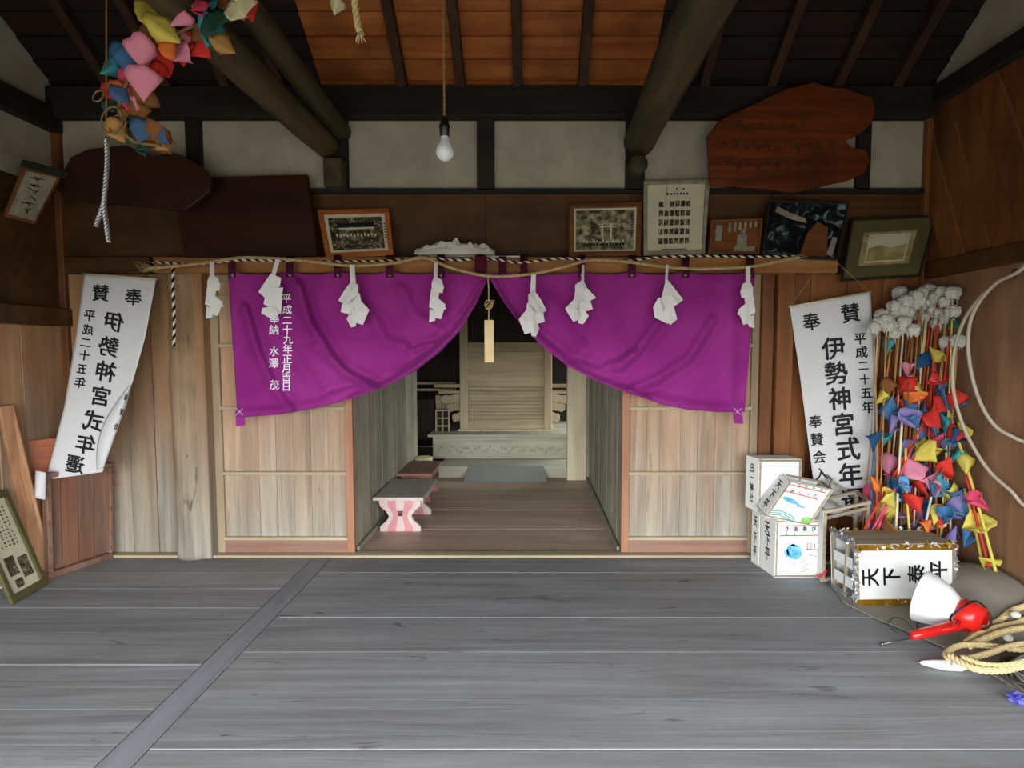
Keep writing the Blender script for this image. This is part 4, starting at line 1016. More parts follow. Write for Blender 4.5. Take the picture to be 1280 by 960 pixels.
# ================================================================ PAPER LANTERN BOXES
def lantern(nm, o, a, b, c, label, papers='FSTB', fr=.012, frmat='frame', pm='white', open_top=False):
    """o = front top left corner; a right, b down, c back"""
    o, a, b, c = map(Vector, (o, a, b, c)); e = empty(nm, o + b + a / 2 + c / 2, label, 'lantern box', 'paper lantern boxes in the right corner')
    for i in (0, 1):
        for j in (0, 1):
            for (s0, d) in ((o + a * i + b * j, c), (o + a * i + c * j, b), (o + b * i + c * j, a)):
                ctr = (o + a / 2 + b / 2 + c / 2); sh_ = (ctr - (s0 + d / 2)).normalized() * fr * .7
                MB().bar(s0 + sh_, s0 + sh_ + d, fr, fr, side=(a if d is not a else c)).build('frame_bar', frmat, e, .001)
    def face(p, q, r_, nm_='paper_panel'): 
        n = q.cross(r_).normalized(); ctr = o + a / 2 + b / 2 + c / 2
        if n.dot(p + q / 2 + r_ / 2 - ctr) < 0: n = -n
        MB().prism([p, p + q, p + q + r_, p + r_], n * .0015).build(nm_, pm, e)
    if 'F' in papers: face(o, a, b)
    if 'L' in papers: face(o, c, b)
    if 'R' in papers: face(o + a, c, b)
    if 'K' in papers: face(o + c, a, b)
    if 'T' in papers: face(o, a, c)
    if 'B' in papers: face(o + b, a, c)
    nf = a.cross(b).normalized(); nf = nf if nf.dot(c) < 0 else -nf
    nl = c.cross(b).normalized(); nl = nl if nl.dot(a) < 0 else -nl
    return e, (lambda u, v: o + a * u + b * v + nf * .003), (lambda u, v: o + c * (1 - u) + b * v + nl * .003)
def strokes(mb, S, L, wd_=.006, mi=0):
    for pts in L:
        P = [S(*p) for p in pts]
        for p, q in zip(P, P[1:]): mb.bar(p, q, wd_, .0015, mi, side=(S(.5, .5) - S(.5, .5) + (S(1, 0) - S(0, 0)).cross(S(0, 1) - S(0, 0))))
    return mb
def ell(cx_, cy_, rx_, ry_, n=18, rot=0): return [(cx_ + rx_ * math.cos(t) * math.cos(rot) - ry_ * math.sin(t) * math.sin(rot), cy_ + rx_ * math.cos(t) * math.sin(rot) + ry_ * math.sin(t) * math.cos(rot)) for t in [2 * math.pi * i / n for i in range(n)]]
def blob(mb, S, pts, mi=0): mb.add([S(*p) for p in pts], [tuple(range(len(pts)))[::-1]], mi); return mb
def lsurf(S, W, Hh): return lambda u, v: S(u / W, v / Hh)   # metric coordinates on a face
X0 = 1.402
# front box with the blue fish
e, S, SL = lantern('paper_lantern_box', (X0, 3.05, .335), (.268, 0.0, 0), (0, 0, -.333), (-.02, .15, 0), 'upright white lantern box with blue fish drawing and red lines, foremost of its pile', 'FLRTB')
mb = MB(); strokes(mb, S, [[(.08, .10), (.92, .085)], [(.08, .27), (.92, .26)], [(.66, .5), (.98, .53)]], .005); mb.build('red_lines', 'lred', e)
mb = MB(); blob(mb, S, ell(.4, .55, .17, .135, 18, .3)); blob(mb, S, [(.17, .55), (.26, .49), (.30, .6), (.24, .66)]); blob(mb, S, [(.3, .45), (.36, .4), (.45, .46)]); mb.build('fish_drawing', 'lblue', e)
mb = MB(); letters(mb, [(c, .23 + .19 * i, .15, .1, 0, False, 1) for i, c in enumerate('さあ美び')] + [('ん', .23, .24, .08, 0, False), ('し', .42, .24, .08, 0, False)], lambda u, v: S(u, v)); 
strokes(mb, S, [[(.68 + .075 * i, .38 + .01 * i), (.685 + .075 * i, .5)] for i in range(4)] + [[(.7, .6), (.95, .65)], [(.3, .43), (.26, .39)]], .002); mb.build('lettering', 'darkc', e)
mb = MB(); strokes(mb, S, [[(x, .74), (x - .02, .8)] for x in (.32, .38, .44, .5)] + [[(.55, .76), (.62, .7), (.7, .76), (.6, .84), (.72, .86), (.56, .9)]] + [[(.04, .93), (.2, .89), (.4, .94), (.6, .9)]], .0025); mb.build('pencil_marks', 'lgrey', e)
mb = MB(); letters(mb, [('天', .45, .2, .25, 0, False, 1.4), ('下', .5, .42, .25, 0, False, 1.4), ('平', .5, .66, .25, 0, False, 1.4)], lambda u, v: SL(u, v)); mb.build('side_lettering', 'ink', e)
# box behind it
e, S, SL = lantern('paper_lantern_box', (1.375, 3.205, .335), (.268, 0, 0), (0, 0, -.333), (-.01, .085, 0), 'plain white lantern box standing directly behind the blue fish box', 'FLRT')
mb = MB(); letters(mb, [('天', .5, .2, .22, 0, False, 2), ('下', .5, .5, .22, 0, False, 2), ('平', .5, .75, .22, 0, False, 2)], lambda u, v: SL(u, v)); mb.build('side_lettering', 'ink', e)
# upper back box
o = at(949, 574, 3.18); bb = at(949, 640, 3.18)
bh = o.z - .345
e, S, SL = lantern('paper_lantern_box', (o.x, 3.18, o.z), (.25, 0, 0), (0, 0, -bh), (-.035, .1, .004), 'plain white lantern box at the back, topmost of its pile', 'FLRT')
mb = MB(); letters(mb, [(c, .5, .2 + .19 * i, .19, 0, False, 1.6) for i, c in enumerate('日一神社')], lambda u, v: SL(u, v)); mb.build('side_lettering', 'ink', e)
# tilted box
o = at(987, 601, 3.06); a = at(1042, 612, 3.04) - o; b = at(956, 646, 3.02) - o
n = a.cross(b).normalized(); n = n if n.y > 0 else -n
e, S, SL = lantern('paper_lantern_box', o, a, b, n * .115 + Vector((0, 0.02, .045)), 'tilted white lantern box with light blue drawing and open top, lying on the pile', 'FLKR')
mb = MB(); strokes(mb, S, [[(.05, .09), (.88, .12)], [(.0, .27), (.82, .32)]], .005); mb.build('red_lines', 'lred', e)
mb = MB(); blob(mb, S, ell(.28, .48, .2, .055, 14, .25)); blob(mb, S, [(.44, .5), (.72, .6), (.5, .6)]); mb.build('fish_drawing', 'lblue', e)
mb = MB(); blob(mb, S, ell(.86, .88, .11, .09, 12)); mb.build('green_plant', 'lgreen', e)
mb = MB(); strokes(mb, S, [[(.05, .82 + .05 * i), (.25, .78 + .05 * i), (.5, .84 + .05 * i), (.62, .9 + .03 * i)] for i in range(3)], .005); mb.build('wave_lines', 'lteal', e)
mb = MB(); letters(mb, [(c, .25 + .17 * i, .08, .1, 0, False) for i, c in enumerate('らたたり')] + [(c, .2 + .17 * i, .24, .09, 0, False) for i, c in enumerate('めしへた')], lambda u, v: S(u, v)); mb.build('lettering', 'darkc', e)
mb = MB(); letters(mb, [('天', .5, .22, .24, 0, False, 1.9), ('下', .5, .5, .24, 0, False, 1.9), ('平', .5, .76, .24, 0, False, 1.9)], lambda u, v: SL(u, v)); mb.build('side_lettering', 'ink', e)
# bare frames
e, S, SL = lantern('bare_lantern_frame', at(1030, 638, 2.98), (.27, .02, .05), (0, 0, -at(1030, 638, 2.98).z + .002), (.02, .16, .02), 'bare wooden lantern frame without paper, between the fish box and the gold-trimmed box', 'L', .016)
MB().bar(S(0, .12) + Vector((0, .01, 0)), S(1, .1) + Vector((0, .01, 0)), .012, .018).build('crossbar', 'frame', e, .001)
e2, S, SL = lantern('bare_lantern_frame', at(1040, 600, 3.2), (.23, .0, -.16), (-.05, 0, -.1), (.02, .12, .02), 'bare wooden lantern frame tipped over, its corner resting on the banner foot', '', .013)
# large gold-trimmed box lying on its side
o = Vector((1.64, 2.70, .315)); a = Vector((.525, 0.015, .0)); b = Vector((.018, -.0, -.305)); c = Vector((-.005, .21, .0))
e, S, SL = lantern('gold_trimmed_lantern', o, a, b, c, 'large lantern box lying on its side with gold trim and bold black characters', 'FRKB', .018)
W_, H_ = .525, .305
Sm = lambda u, v: S(u / W_, v / H_) + Vector((0, -.001, 0))
mb = MB(); letters(mb, [('天', .075, .165, .10, 90, False), ('下', .185, .162, .10, 90, False), ('泰', .315, .15, .10, 90, False), ('平', .43, .13, .10, 90, False)], Sm); mb.build('lettering', 'ink', e)
for v0, v1 in ((-.01, .085), (.915, 1.01)):
    MB().prism([S(0, v0), S(1, v0), S(1, v1), S(0, v1)], (0, -.003, 0)).build('gold_band', 'gold', e)
MB().prism([o + Vector((0, 0, .003)), o + a + Vector((0, 0, .003)), o + a + c + Vector((0, 0, .003)), o + c + Vector((0, 0, .003))], (0, 0, .004)).build('top_board', 'frame', e)
random.seed(12); mb = MB(); mg = MB(); msv = MB()
def tuft(m_, p, s_, mi=0):
    for k in range(3):
        d = Vector((rnd(-1, 1), rnd(-1, .2), rnd(-.5, 1))).normalized() * s_; q = Vector((rnd(-1, 1), rnd(-1, 1), rnd(-1, 1))).normalized() * s_ * .8
        m_.add([p, p + d, p + d + q, p + q], [(0, 1, 2, 3)], mi)
for i in range(26): tuft(mb if i % 3 else mg, S(rnd(.03, .98), rnd(-.02, .05)), .018)
for i in range(10): tuft(mb if i % 3 else mg, S(rnd(.2, .6), rnd(.93, 1.0)), .014)
for i in range(14): tuft(mg if i % 2 else mb, o + c + a * rnd(0, 1) + Vector((0, -.01, .01)), .018)
for i in range(14): tuft(mb, S(rnd(.96, 1.01), rnd(.05, .95)), .013)
for i in range(70):
    tuft(msv, S(rnd(-.02, .02), rnd(0, 1)), .012); tuft(msv, o + b + c * rnd(0, 1) + Vector((0, 0, rnd(0, .02))), .010); tuft(msv, o + c * rnd(0, 1) + Vector((0, 0, rnd(0, .02))), .012)
    tuft(msv, o + a + b * rnd(0, 1), .01)
mb.build('white_frills', 'paper', e); mg.build('gold_frills', 'gold', e); msv.build('silver_tinsel', 'silver', e)
for t in (.25, .6): MB().prism([o + c * .12 + b * t, o + c * .88 + b * (t + .03), o + c * .88 + b * (t + .22), o + c * .12 + b * (t + .19)], (.004, 0, 0)).build('end_paper', 'white', e)
MB().bar(o + c * .3 + Vector((.006, 0, 0)), o + b + c * .5 + Vector((.006, 0, 0)), .014, .014).build('end_bar', 'frame', e, .001)
mb = MB()
mb.bar(at(1024, 722, 2.98), at(1032, 712, 2.98), .006, .03, side=(0, 1, 0)); tag(mb.build('striped_scrap', ['lred'], None, base=at(1028, 718, 2.98)), 'small red scrap standing on the floor left of the gold-trimmed box', 'scrap')

def edge_x(y): return interp([(1.2, 2.28), (1.98, 1.87), (2.30, 1.80), (2.55, 1.68), (2.72, 1.60), (3.0, 1.70), (3.35, 1.72)], y)
def tz(x, y):
    z = .004 + .003 * (1 + noise.noise(Vector((x * 5, y * 5, 0))))
    dx = max(0, (2.27 - x)) / .16; dy = (y - 2.72) / (.36 if y < 2.72 else .30)
    m_ = math.exp(-(dx * dx) ** 1.3 - (dy * dy) ** 1.2)
    z += m_ * (.17 + .02 * noise.noise(Vector((x * 4, y * 4, 2))))
    z += .010 * max(0, noise.noise(Vector((x * 7 + y * 3, y * 2, 5)))) * (1 if x > 1.95 else .3)
    return z
# ================================================================ FESTIVAL POLES
random.seed(77)
balls = [(1132, 372), (1128, 384), (1154, 384), (1168, 384), (1176, 388), (1145, 390), (1160, 392), (1184, 394), (1152, 400), (1172, 400), (1098, 400), (1116, 412), (1124, 362), (1117, 379), (1102, 390), (1118, 388), (1108, 396), (1130, 398), (1124, 406), (1144, 366), (1160, 359), (1152, 363), (1165, 374), (1182, 373), (1191, 362), (1191, 385), (1141, 378), (1141, 409), (1149, 372), (1182, 423), (1197, 422), (1172, 367), (1092, 406), (1136, 387), (1158, 376), (1177, 361), (1111, 403)]
petals = [('teal', 1100, 437), ('navy', 1149, 446), ('blue', 1146, 458), ('yellow', 1168, 438), ('pink', 1128, 462), ('red', 1125, 480), ('red', 1135, 486), ('pink', 1157, 470), ('slate', 1172, 488), ('red', 1187, 499), ('yellow', 1099, 492), ('red', 1108, 502),
 ('blue', 1127, 512), ('orange', 1142, 505), ('green', 1183, 400), ('blue', 1128, 522), ('teal', 1108, 550), ('navy', 1093, 550), ('lilac', 1133, 547), ('slate', 1160, 539), ('red', 1162, 518), ('yellow', 1158, 560), ('yellow', 1168, 568), ('red', 1190, 539), ('teal', 1185, 567), ('yellow', 1196, 583), ('pink', 1134, 582), ('blue', 1153, 588), ('olive', 1141, 598), ('orange', 1092, 599),
 ('rose', 1089, 617), ('lilac', 1123, 605), ('blue', 1170, 606), ('sky', 1178, 611), ('blue', 1190, 629), ('rose', 1216, 628), ('yellow', 1100, 642), ('sky', 1123, 652), ('pink', 1146, 637), ('orange', 1155, 659), ('blue', 1196, 667), ('yellow', 1212, 657), ('red', 1089, 652), ('olive', 1227, 695), ('red', 1145, 616), ('slate', 1110, 622), ('red', 1170, 635), ('orange', 1143, 498),
 ('olive', 1200, 532), ('pink', 1151, 650), ('red', 1118, 508), ('teal', 1118, 566), ('rose', 1112, 590), ('pink', 1108, 578), ('cream', 1178, 640), ('blue', 1148, 530), ('red', 1155, 505), ('yellow', 1145, 560)]
# curled paper petals
def petal_mesh(kind, colour):
    key = 'petal_%d_%s' % (kind, colour)
    if key in bpy.data.meshes: return bpy.data.meshes[key]
    rs_ = random.getstate(); random.seed(kind * 7 + 1)
    nu, nv = 10, 5; vs = []; span = (1.5, 1.1, 1.8, 1.3)[kind]; open_ = (.62, .85, .5, .75)[kind]
    for j in range(nv + 1):
        for i in range(nu + 1):
            u = i / nu - .5; v = j / nv; th = u * span * math.pi
            rr = v * (open_ + .1 * math.sin(th * 3 + kind)) ; zed = v * (.85 + .12 * math.cos(2 * th + kind * 2)) * (1 - .5 * abs(u))
            vs.append((rr * math.sin(th) * .62 + .035 * rnd(-1, 1) * v, rr * math.cos(th) * .5 - .2 + .05 * rnd(-1, 1) * v, zed - .4))
    fs = [(j * (nu + 1) + i, j * (nu + 1) + i + 1, (j + 1) * (nu + 1) + i + 1, (j + 1) * (nu + 1) + i) for j in range(nv) for i in range(nu)]
    me = bpy.data.meshes.new(key); me.from_pydata(vs, [], fs); me.materials.append(M['p_' + colour]); me.polygons.foreach_set('use_smooth', [True] * len(me.polygons)); me.update(); random.setstate(rs_)
    return me
def put_petal(parent, p, size, colour, kind=None, rot=None):
    me = petal_mesh(random.randrange(4) if kind is None else kind, colour)
    o = bpy.data.objects.new('paper_petal', me); C.objects.link(o); o.parent = parent
    o.location = p - Vector(parent['_w']); o.rotation_euler = rot or (rnd(-.9, .9), rnd(-.9, .9) + random.choice((0, math.pi)), rnd(0, 6.28)); o.scale = (size,) * 3
    o.modifiers.new('thickness', 'SOLIDIFY').thickness = .012
    return o
poles = []
pcol = ['tan', 'tan', 'cream', 'tan', 'red', 'tan', 'yellow', 'tan', 'tan', 'red', 'white', 'tan', 'tan', 'brown', 'tan', 'red', 'tan', 'white', 'tan', 'brown', 'cream', 'tan', 'red', 'tan', 'yellow']
pcol += [random.choice(['tan', 'brown', 'red', 'tan', 'brown']) for _ in range(12)]
bx = sorted(range(len(balls)), key=lambda i: balls[i][0])
NB = len(balls)
for rank, i in enumerate(bx):
    tx, ty = balls[i]; Yt = 3.30 - (.12 if ty > 395 else .0) - rnd(0, .08)
    if i in (7, 8, 9, 12, 23): Yt = 3.34
    while at(tx, ty, Yt).x > 2.37: Yt -= .01
    base = Vector((1.93 + .36 * rank / (NB - 1) + rnd(-.02, .02) , rnd(2.98, 3.14), .012)); top = at(tx, ty + 3, Yt)
    poles.append([base, top, pcol[i], True, i])
extra = [((1244, 712), (1181, 500), 'yellow', 2.95, 3.08), ((1089, 655), (1097, 500), 'blue', 3.05, 3.10), ((1078, 668), (1164, 512), 'red', 2.96, 3.05), ((1085, 672), (1150, 560), 'rose', 2.95, 3.02),
         ((1154, 670), (1173, 580), 'white', 2.94, 2.98), ((1192, 680), (1183, 520), 'white', 2.98, 3.05), ((1228, 706), (1205, 610), 'yellow', 3.0, 3.05), ((1236, 708), (1200, 560), 'red', 3.02, 3.08), ((1140, 670), (1132, 560), 'yellow', 2.95, 3.0), ((1172, 680), (1168, 590), 'brown', 2.95, 3.0), ((1120, 670), (1128, 520), 'cream', 2.96, 3.02), ((1100, 660), (1140, 560), 'rose', 2.95, 3.0)]
for (bx_, by_), (tx, ty), c_, yb_, yt_ in extra:
    while at(bx_, by_, yb_).x > 2.36: yb_ -= .01
    while at(tx, ty, yt_).x > 2.38: yt_ -= .01
    b0 = at(bx_, by_, yb_); t0 = at(tx, ty, yt_)
    # run the pole down to the sheet on the floor
    d = (b0 - t0); k = 1.0
    while (t0 + d * k).z > tz((t0 + d * k).x, (t0 + d * k).y) + .004 and k < 2: k += .01
    while (t0 + d * k).z < tz((t0 + d * k).x, (t0 + d * k).y) and k > .5: k -= .01
    b1 = t0 + d * k
    poles.append([b1, t0, c_, False, None])
for _ in range(46):
    py = rnd(470, 662); px = rnd(1100 - (py - 470) * .05, 1178 + (py - 470) * .1)
    petals.append((random.choice(['red', 'red', 'rose', 'pink', 'orange', 'yellow', 'blue', 'slate', 'teal', 'sky', 'lilac', 'brown', 'olive', 'navy']), px, py))
assign = {i: [] for i in range(len(poles))}
def proj(p):
    v = p - O3; f_ = v.y * cp - v.z * sp; u_ = v.y * sp + v.z * cp
    return CX + F * v.x / f_, CY - F * u_ / f_
for c_, px, py in petals:
    best = None
    for i, (b0, t0, _, ball, _) in enumerate(poles):
        for k in range(1, 38):
            q = b0.lerp(t0, k / 38); x, y = proj(q); dd = math.hypot(x - px, y - py) + len(assign[i]) * 5
            if best is None or dd < best[0]: best = (dd, i, q)
    assign[best[1]].append((c_, best[2], px, py))
names = {'navy': 'dark blue', 'sky': 'light blue', 'slate': 'slate blue', 'rose': 'rose red', 'green': 'dark green'}
seen_l = {}
for i, (b0, t0, c_, ball, bi) in enumerate(poles):
    cols = [names.get(a[0], a[0]) for a in sorted(assign[i], key=lambda a: -a[1].z)]
    stick = {'tan': 'straw-coloured', 'cream': 'cream', 'brown': 'brown'}.get(c_, names.get(c_, c_))
    lab = ('white-tufted %s pole' % stick if ball else 'short %s pole' % stick)
    lab += (' bearing ' + ' and '.join(list(dict.fromkeys(cols))[:2]) + ' petals') if cols else ' without petals'
    lab += ' in corner bundle'
    if i == NB: lab = 'long bright yellow pole leaning at the right edge of the bundle'
    seen_l.setdefault(lab, []).append(i); poles[i].append(lab)
for lab, L in seen_l.items():
    if len(L) > 1:
        L.sort(key=lambda i: proj(poles[i][1])[0])
        for k, i in enumerate(L):
            w_ = ['leftmost', 'second from left', 'third from left', 'fourth from left', 'fifth from left', 'sixth from left'][min(k, 5)]
            poles[i][5] = '%s, %s such' % (lab, w_)
for i, (b0, t0, c_, ball, bi, lab) in enumerate(poles):
    e = empty('festival_pole', b0, lab, 'festival pole', 'festival poles bundled in the right corner')
    bend = Vector((rnd(-.012, .012), rnd(-.01, .01), 0))
    pts = [b0.lerp(t0, k / 10) + bend * math.sin(math.pi * k / 10) for k in range(11)]
    r_ = .0075 if i == NB else (.0065 if not ball else .0042)
    MB().tube(pts, r_, 7).build('shaft', 'p_' + c_, e)
    if ball:
        mb = MB(); rr = rnd(.033, .042); n1, n2 = 14, 9
        def bf(u, v):
            th = u * 2 * math.pi; ph = -.95 + v * (math.pi / 2 + .95)
            r2 = rr * (1 + .10 * math.sin(th * 5 + bi) * math.cos(ph) + .3 * noise.noise(Vector((th * 2, ph * 4, bi)))) * (1 if ph > -.3 else 1 + .25 * (-.3 - ph) * math.sin(th * 7))
            return t0 + Vector((r2 * math.cos(th) * math.cos(ph), r2 * math.sin(th) * math.cos(ph), r2 * .8 * math.sin(ph) + (0 if ph > -.3 else -.02 * (-.3 - ph))))
        mb.grid(bf, n1 * 2, n2 * 2, 0, True); mb.build('tuft', 'p_white', e)
        mb = MB()
        for k in range(5):
            an = rnd(0, 6.28); q = t0 + Vector((math.cos(an) * rr * .55, math.sin(an) * rr * .55, -.012))
            mb.tube([q, q + Vector((rnd(-.004, .004), 0, -rnd(.03, .06)))], [.004, .0015], 4)
        mb.build('streamer', 'p_white', e)
    for k, (pc_, q, px, py) in enumerate(assign[i]):
        # keep the petal in front of its shaft
        big = .145 if (pc_ in ('yellow', 'blue', 'pink') and py > 500) else .12
        put_petal(e, q + Vector((rnd(-.01, .01), -.03 - .01 * k, rnd(-.008, .008))), big * rnd(.9, 1.2), pc_)

# ================================================================ HOSES ON THE RIGHT WALL
def hosef(path, r, label, back):
    pts = catmull([atX(x, y, XR - .06 - .0008 * abs(y - 500) * 0) if x > 1e9 else at(x, y, yy_) for x, y, yy_ in path] + back, 8, True)
    mb = MB().tube(pts, r, 10, closed=True); return tag(mb.build('hose_loop', 'hose', None, base=pts[0]), label, 'hose', 'pale hoses on the right wall')
hosef([(1268, 341, 2.66), (1245, 354, 2.78), (1220, 378, 2.86), (1203, 405, 2.92), (1193, 440, 2.93), (1191, 480, 2.93), (1198, 515, 2.92), (1212, 550, 2.88), (1235, 587, 2.78), (1262, 612, 2.68), (1292, 636, 2.58)], .009, 'long outer loop of pale hose on the right wall, beside the paper bundle', [Vector(v) for v in ((2.39, 2.3, .72), (2.39, 1.98, .95), (2.39, 1.88, 1.4), (2.39, 2.08, 1.72), (2.39, 2.38, 1.84))])
hosef([(1272, 340, 2.60), (1248, 352, 2.70), (1228, 372, 2.78), (1214, 398, 2.84), (1210, 430, 2.84), (1214, 465, 2.82), (1224, 500, 2.78), (1240, 528, 2.72), (1260, 543, 2.66), (1295, 553, 2.56)], .009, 'inner loop of pale hose on the right wall, nearer the hall', [Vector(v) for v in ((2.37, 2.28, 1.0), (2.37, 2.08, 1.12), (2.37, 2.0, 1.42), (2.37, 2.14, 1.70), (2.37, 2.36, 1.82))])
MB_ = MB().tube([at(1266, 344, 2.64) + Vector((0, 0, -.01)), at(1270, 337, 2.62)], .012, 10)
tag(MB_.build('hose_binding', 'darkc', None, base=at(1268, 341, 2.62)), 'dark binding where the two pale hoses meet at the top', 'binding')

# ================================================================ SHEET ON THE FLOOR
def tf(u, v):
    y = 1.25 + (3.36 - 1.25) * v; x0 = edge_x(y) + .012 * noise.noise(Vector((y * 6, 0, 0))); x = x0 + (XR - .06 - x0) * u
    return (x, y, tz(x, y))
tag(MB().grid(tf, 60, 90, 0, True, False).build('ground_sheet', 'tarp', None, base=(2.1, 2.4, 0), solid=.002), 'crumpled grey brown sheet covering the floor in the right corner', 'sheet')

# ================================================================ MEGAPHONE
bc = at(1152, 745, 2.50); tl = at(1226, 777, 2.32)
bc.z = max(bc.z, .125); axd = (tl - bc); Lm = axd.length; axd.normalize()
e = empty('megaphone', (bc + tl) / 2 - Vector((0, 0, .1)), 'white horned megaphone with red body and grip lying on the sheet', 'megaphone')
MB().lathe([(.10, .012), (.120, -.004), (.123, 0), (.119, .008), (.116, .03), (.108, .06), (.093, .095), (.072, .125), (.058, .145), (.040, .147)], bc, axd, 36).build('horn', 'wplast', e)
MB().lathe([(.112, .004), (.106, .03), (.094, .06), (.06, .10), (.03, .12), (0, .13)], bc, axd, 30).build('horn_inside', 'wplast', e)
MB().lathe([(.036, .142), (.060, .14), (.070, .155), (.068, .19), (.060, .24), (.042, Lm - .03), (.024, Lm - .006), (0, Lm)], bc, axd, 30).build('body', 'dkred', e)
gp0 = bc + axd * .17 + Vector((0, -.01, -.03)); gp1 = at(1140, 795, 2.24)
gp1.z = max(.03, gp1.z)
dm = gp1 - gp0
MB().tube([gp0, gp0 + dm * .2, gp0 + dm * .5, gp0 + dm * .8, gp1], [.03, .026, .022, .021, .016], 12).build('grip', 'dkred', e, 0)
MB().tube([gp0 + dm * .3 + Vector((.03, 0, .02)), gp0 + dm * .35 + Vector((0, -.03, .012)), gp0 + dm * .55 + Vector((0, -.02, .01))], [.012, .011, .006], 8).build('trigger', 'dkred', e)
nk = bc + axd * .13; s1 = axd.orthogonal().normalized(); s2 = axd.cross(s1)
cst = nk + Vector((.0, -.09, .02))
lp_ = [cst + Vector((.085 * math.cos(t), .02 * math.sin(2 * t), .062 * math.sin(t))) for t in [i * 2 * math.pi / 28 for i in range(28)]]
MB().tube(lp_, .0045, 7, closed=True).build('strap', 'bplast', e)
pk_ = bc + axd * Lm * .9 + Vector((0, -.03, .012))
MB().lathe([(0, 0), (.008, .001), (.009, .006)], pk_, (0, 1, -.3), 10).build('knob', 'wplast', e)
# white spindle-shaped nozzle
a, b = at(1150, 806, 2.16), at(1207, 810, 2.13)
a.z = b.z = .022
e = empty('white_nozzle', (a + b) / 2, 'slim white pointed nozzle lying in front of the megaphone grip', 'nozzle')
MB().lathe([(0, 0), (.008, .01), (.016, .05), (.021, .1), (.019, .15), (.010, .17), (.009, .19), (0, .192)], a, b - a, 18).build('body', 'wplast', e)
MB().tube([a + (b - a) * 1.0 , a + (b - a) * 1.25 + Vector((0, 0, .006))], .006, 8).build('pipe', 'greyc', e)
# steel rod and dark wires
a, b = atZ(1103, 805, .012), atZ(1150, 795, .02)
e = empty('steel_rod', a, 'thin steel rod with a ball tip lying left of the megaphone', 'rod')
MB().tube([a, b], .004, 7).build('shaft', 'metal', e)
MB().lathe([(.0, -.008), (.006, -.006), (.009, 0), (.006, .006), (0, .008)], a, (1, 0, 0), 12).build('ball_tip', 'metal', e)
path = [(1135, 794), (1120, 790), (1110, 780), (1118, 772), (1132, 776), (1142, 788), (1150, 792), (1146, 780), (1155, 774), (1165, 782)]
pts = catmull([atZ(x, y, .022 + .012 * math.sin(i * 1.7)) for i, (x, y) in enumerate(path)], 6)
tag(MB().tube(pts, .0024, 6).build('dark_wire', 'darkc', None, base=pts[0]), 'looping dark wire on the sheet beneath the megaphone', 'wire')

# ================================================================ ROPE AND CABLE HEAP
random.seed(40)
cc = Vector((2.10, 2.06, 0))
def coil(nm, cat, label, mat, loops, rx_, ry_, z0, r, jitter, pitch, ctr, strands=3, grp=None, fr=0):
    e = empty(nm, ctr, label, cat); 
    pts = []
    n = 14 * loops
    for i in range(n + 1):
        t = 2 * math.pi * i / 14; k = i // 14; jx = 1 + jitter * noise.noise(Vector((i * .21, k * 3, 1))); jy = 1 + jitter * noise.noise(Vector((i * .21, k * 3, 9)))
        x = ctr[0] + rx_ * jx * math.cos(t); y = ctr[1] + ry_ * jy * math.sin(t)
        x = min(x, XR - .05)
        pts.append(Vector((x, y, z0 + tz(x, y) * .7 + .014 * k / max(1, loops) * 3 + .006 * math.sin(i))))
    P = catmull(pts, 4)
    if strands > 1: twisted(MB(), P, r, strands, pitch, 5).build('strands', mat, e)
    else: MB().tube(P, r, 6).build('strand', mat, e)
    return e
coil('cable_coil', 'cable', 'tangled grey cables heaped under the straw rope', 'greyc', 7, .30, .17, .012, .0045, .35, 0, (2.17, 2.00, 0), 1)
coil('dark_cable_coil', 'cable', 'dark thin wires tangled among the grey cables in the heap', 'darkc', 5, .26, .15, .016, .0035, .4, 0, (2.14, 2.06, 0), 1)
rp_ = [[(1212, 800), (1225, 788), (1245, 778), (1275, 773), (1310, 772)], [(1207, 804), (1222, 794), (1245, 785), (1275, 779), (1310, 779)], [(1210, 808), (1228, 800), (1250, 791), (1280, 785), (1310, 786)],
       [(1188, 824), (1182, 818), (1196, 808), (1215, 806), (1245, 808), (1275, 812), (1310, 812)], [(1190, 822), (1205, 824), (1235, 817), (1262, 808), (1300, 806)], [(1186, 818), (1198, 826), (1220, 836), (1250, 838), (1280, 832), (1310, 826)], [(1200, 820), (1225, 830), (1258, 832), (1290, 824), (1310, 822)]]
e = empty('straw_rope_heap', (2.1, 2.15, 0), 'heap of thick pale straw rope in the right corner of the floor', 'rope')
def tail(k): return [atZ(x, y, .07 + .01 * k) for x, y in rp_[k]]
turn = lambda x, y: [Vector((x, y, .09))]
rp_ = [tail(0) + turn(2.36, 2.18) + tail(2)[::-1], tail(1) + turn(2.34, 2.12) + tail(5)[::-1], tail(3) + turn(2.3, 2.1) + tail(6)[::-1], tail(4) + turn(2.33, 2.06) + [Vector((2.25, 1.98, .04)), Vector((2.1, 1.97, .03))]]
for k, pth in enumerate(rp_):
    P = catmull(pth, 8)
    P = [Vector((min(p.x, XR - .04), p.y, max(p.z, tz(p.x, p.y) + .02))) for p in P]
    twisted(MB(), P, .014 if k < 2 else .012, 3, .055, 6).build('strand', 'straww', e)
mb = MB()
c = atZ(1184, 830, .03)
for i in range(16): mb.tube([atZ(1192, 822, .04), c + Vector((rnd(-.03, .02), rnd(-.03, .02), rnd(-.02, .01)))], .0015, 4)
mb.build('frayed_end', 'straww', e)
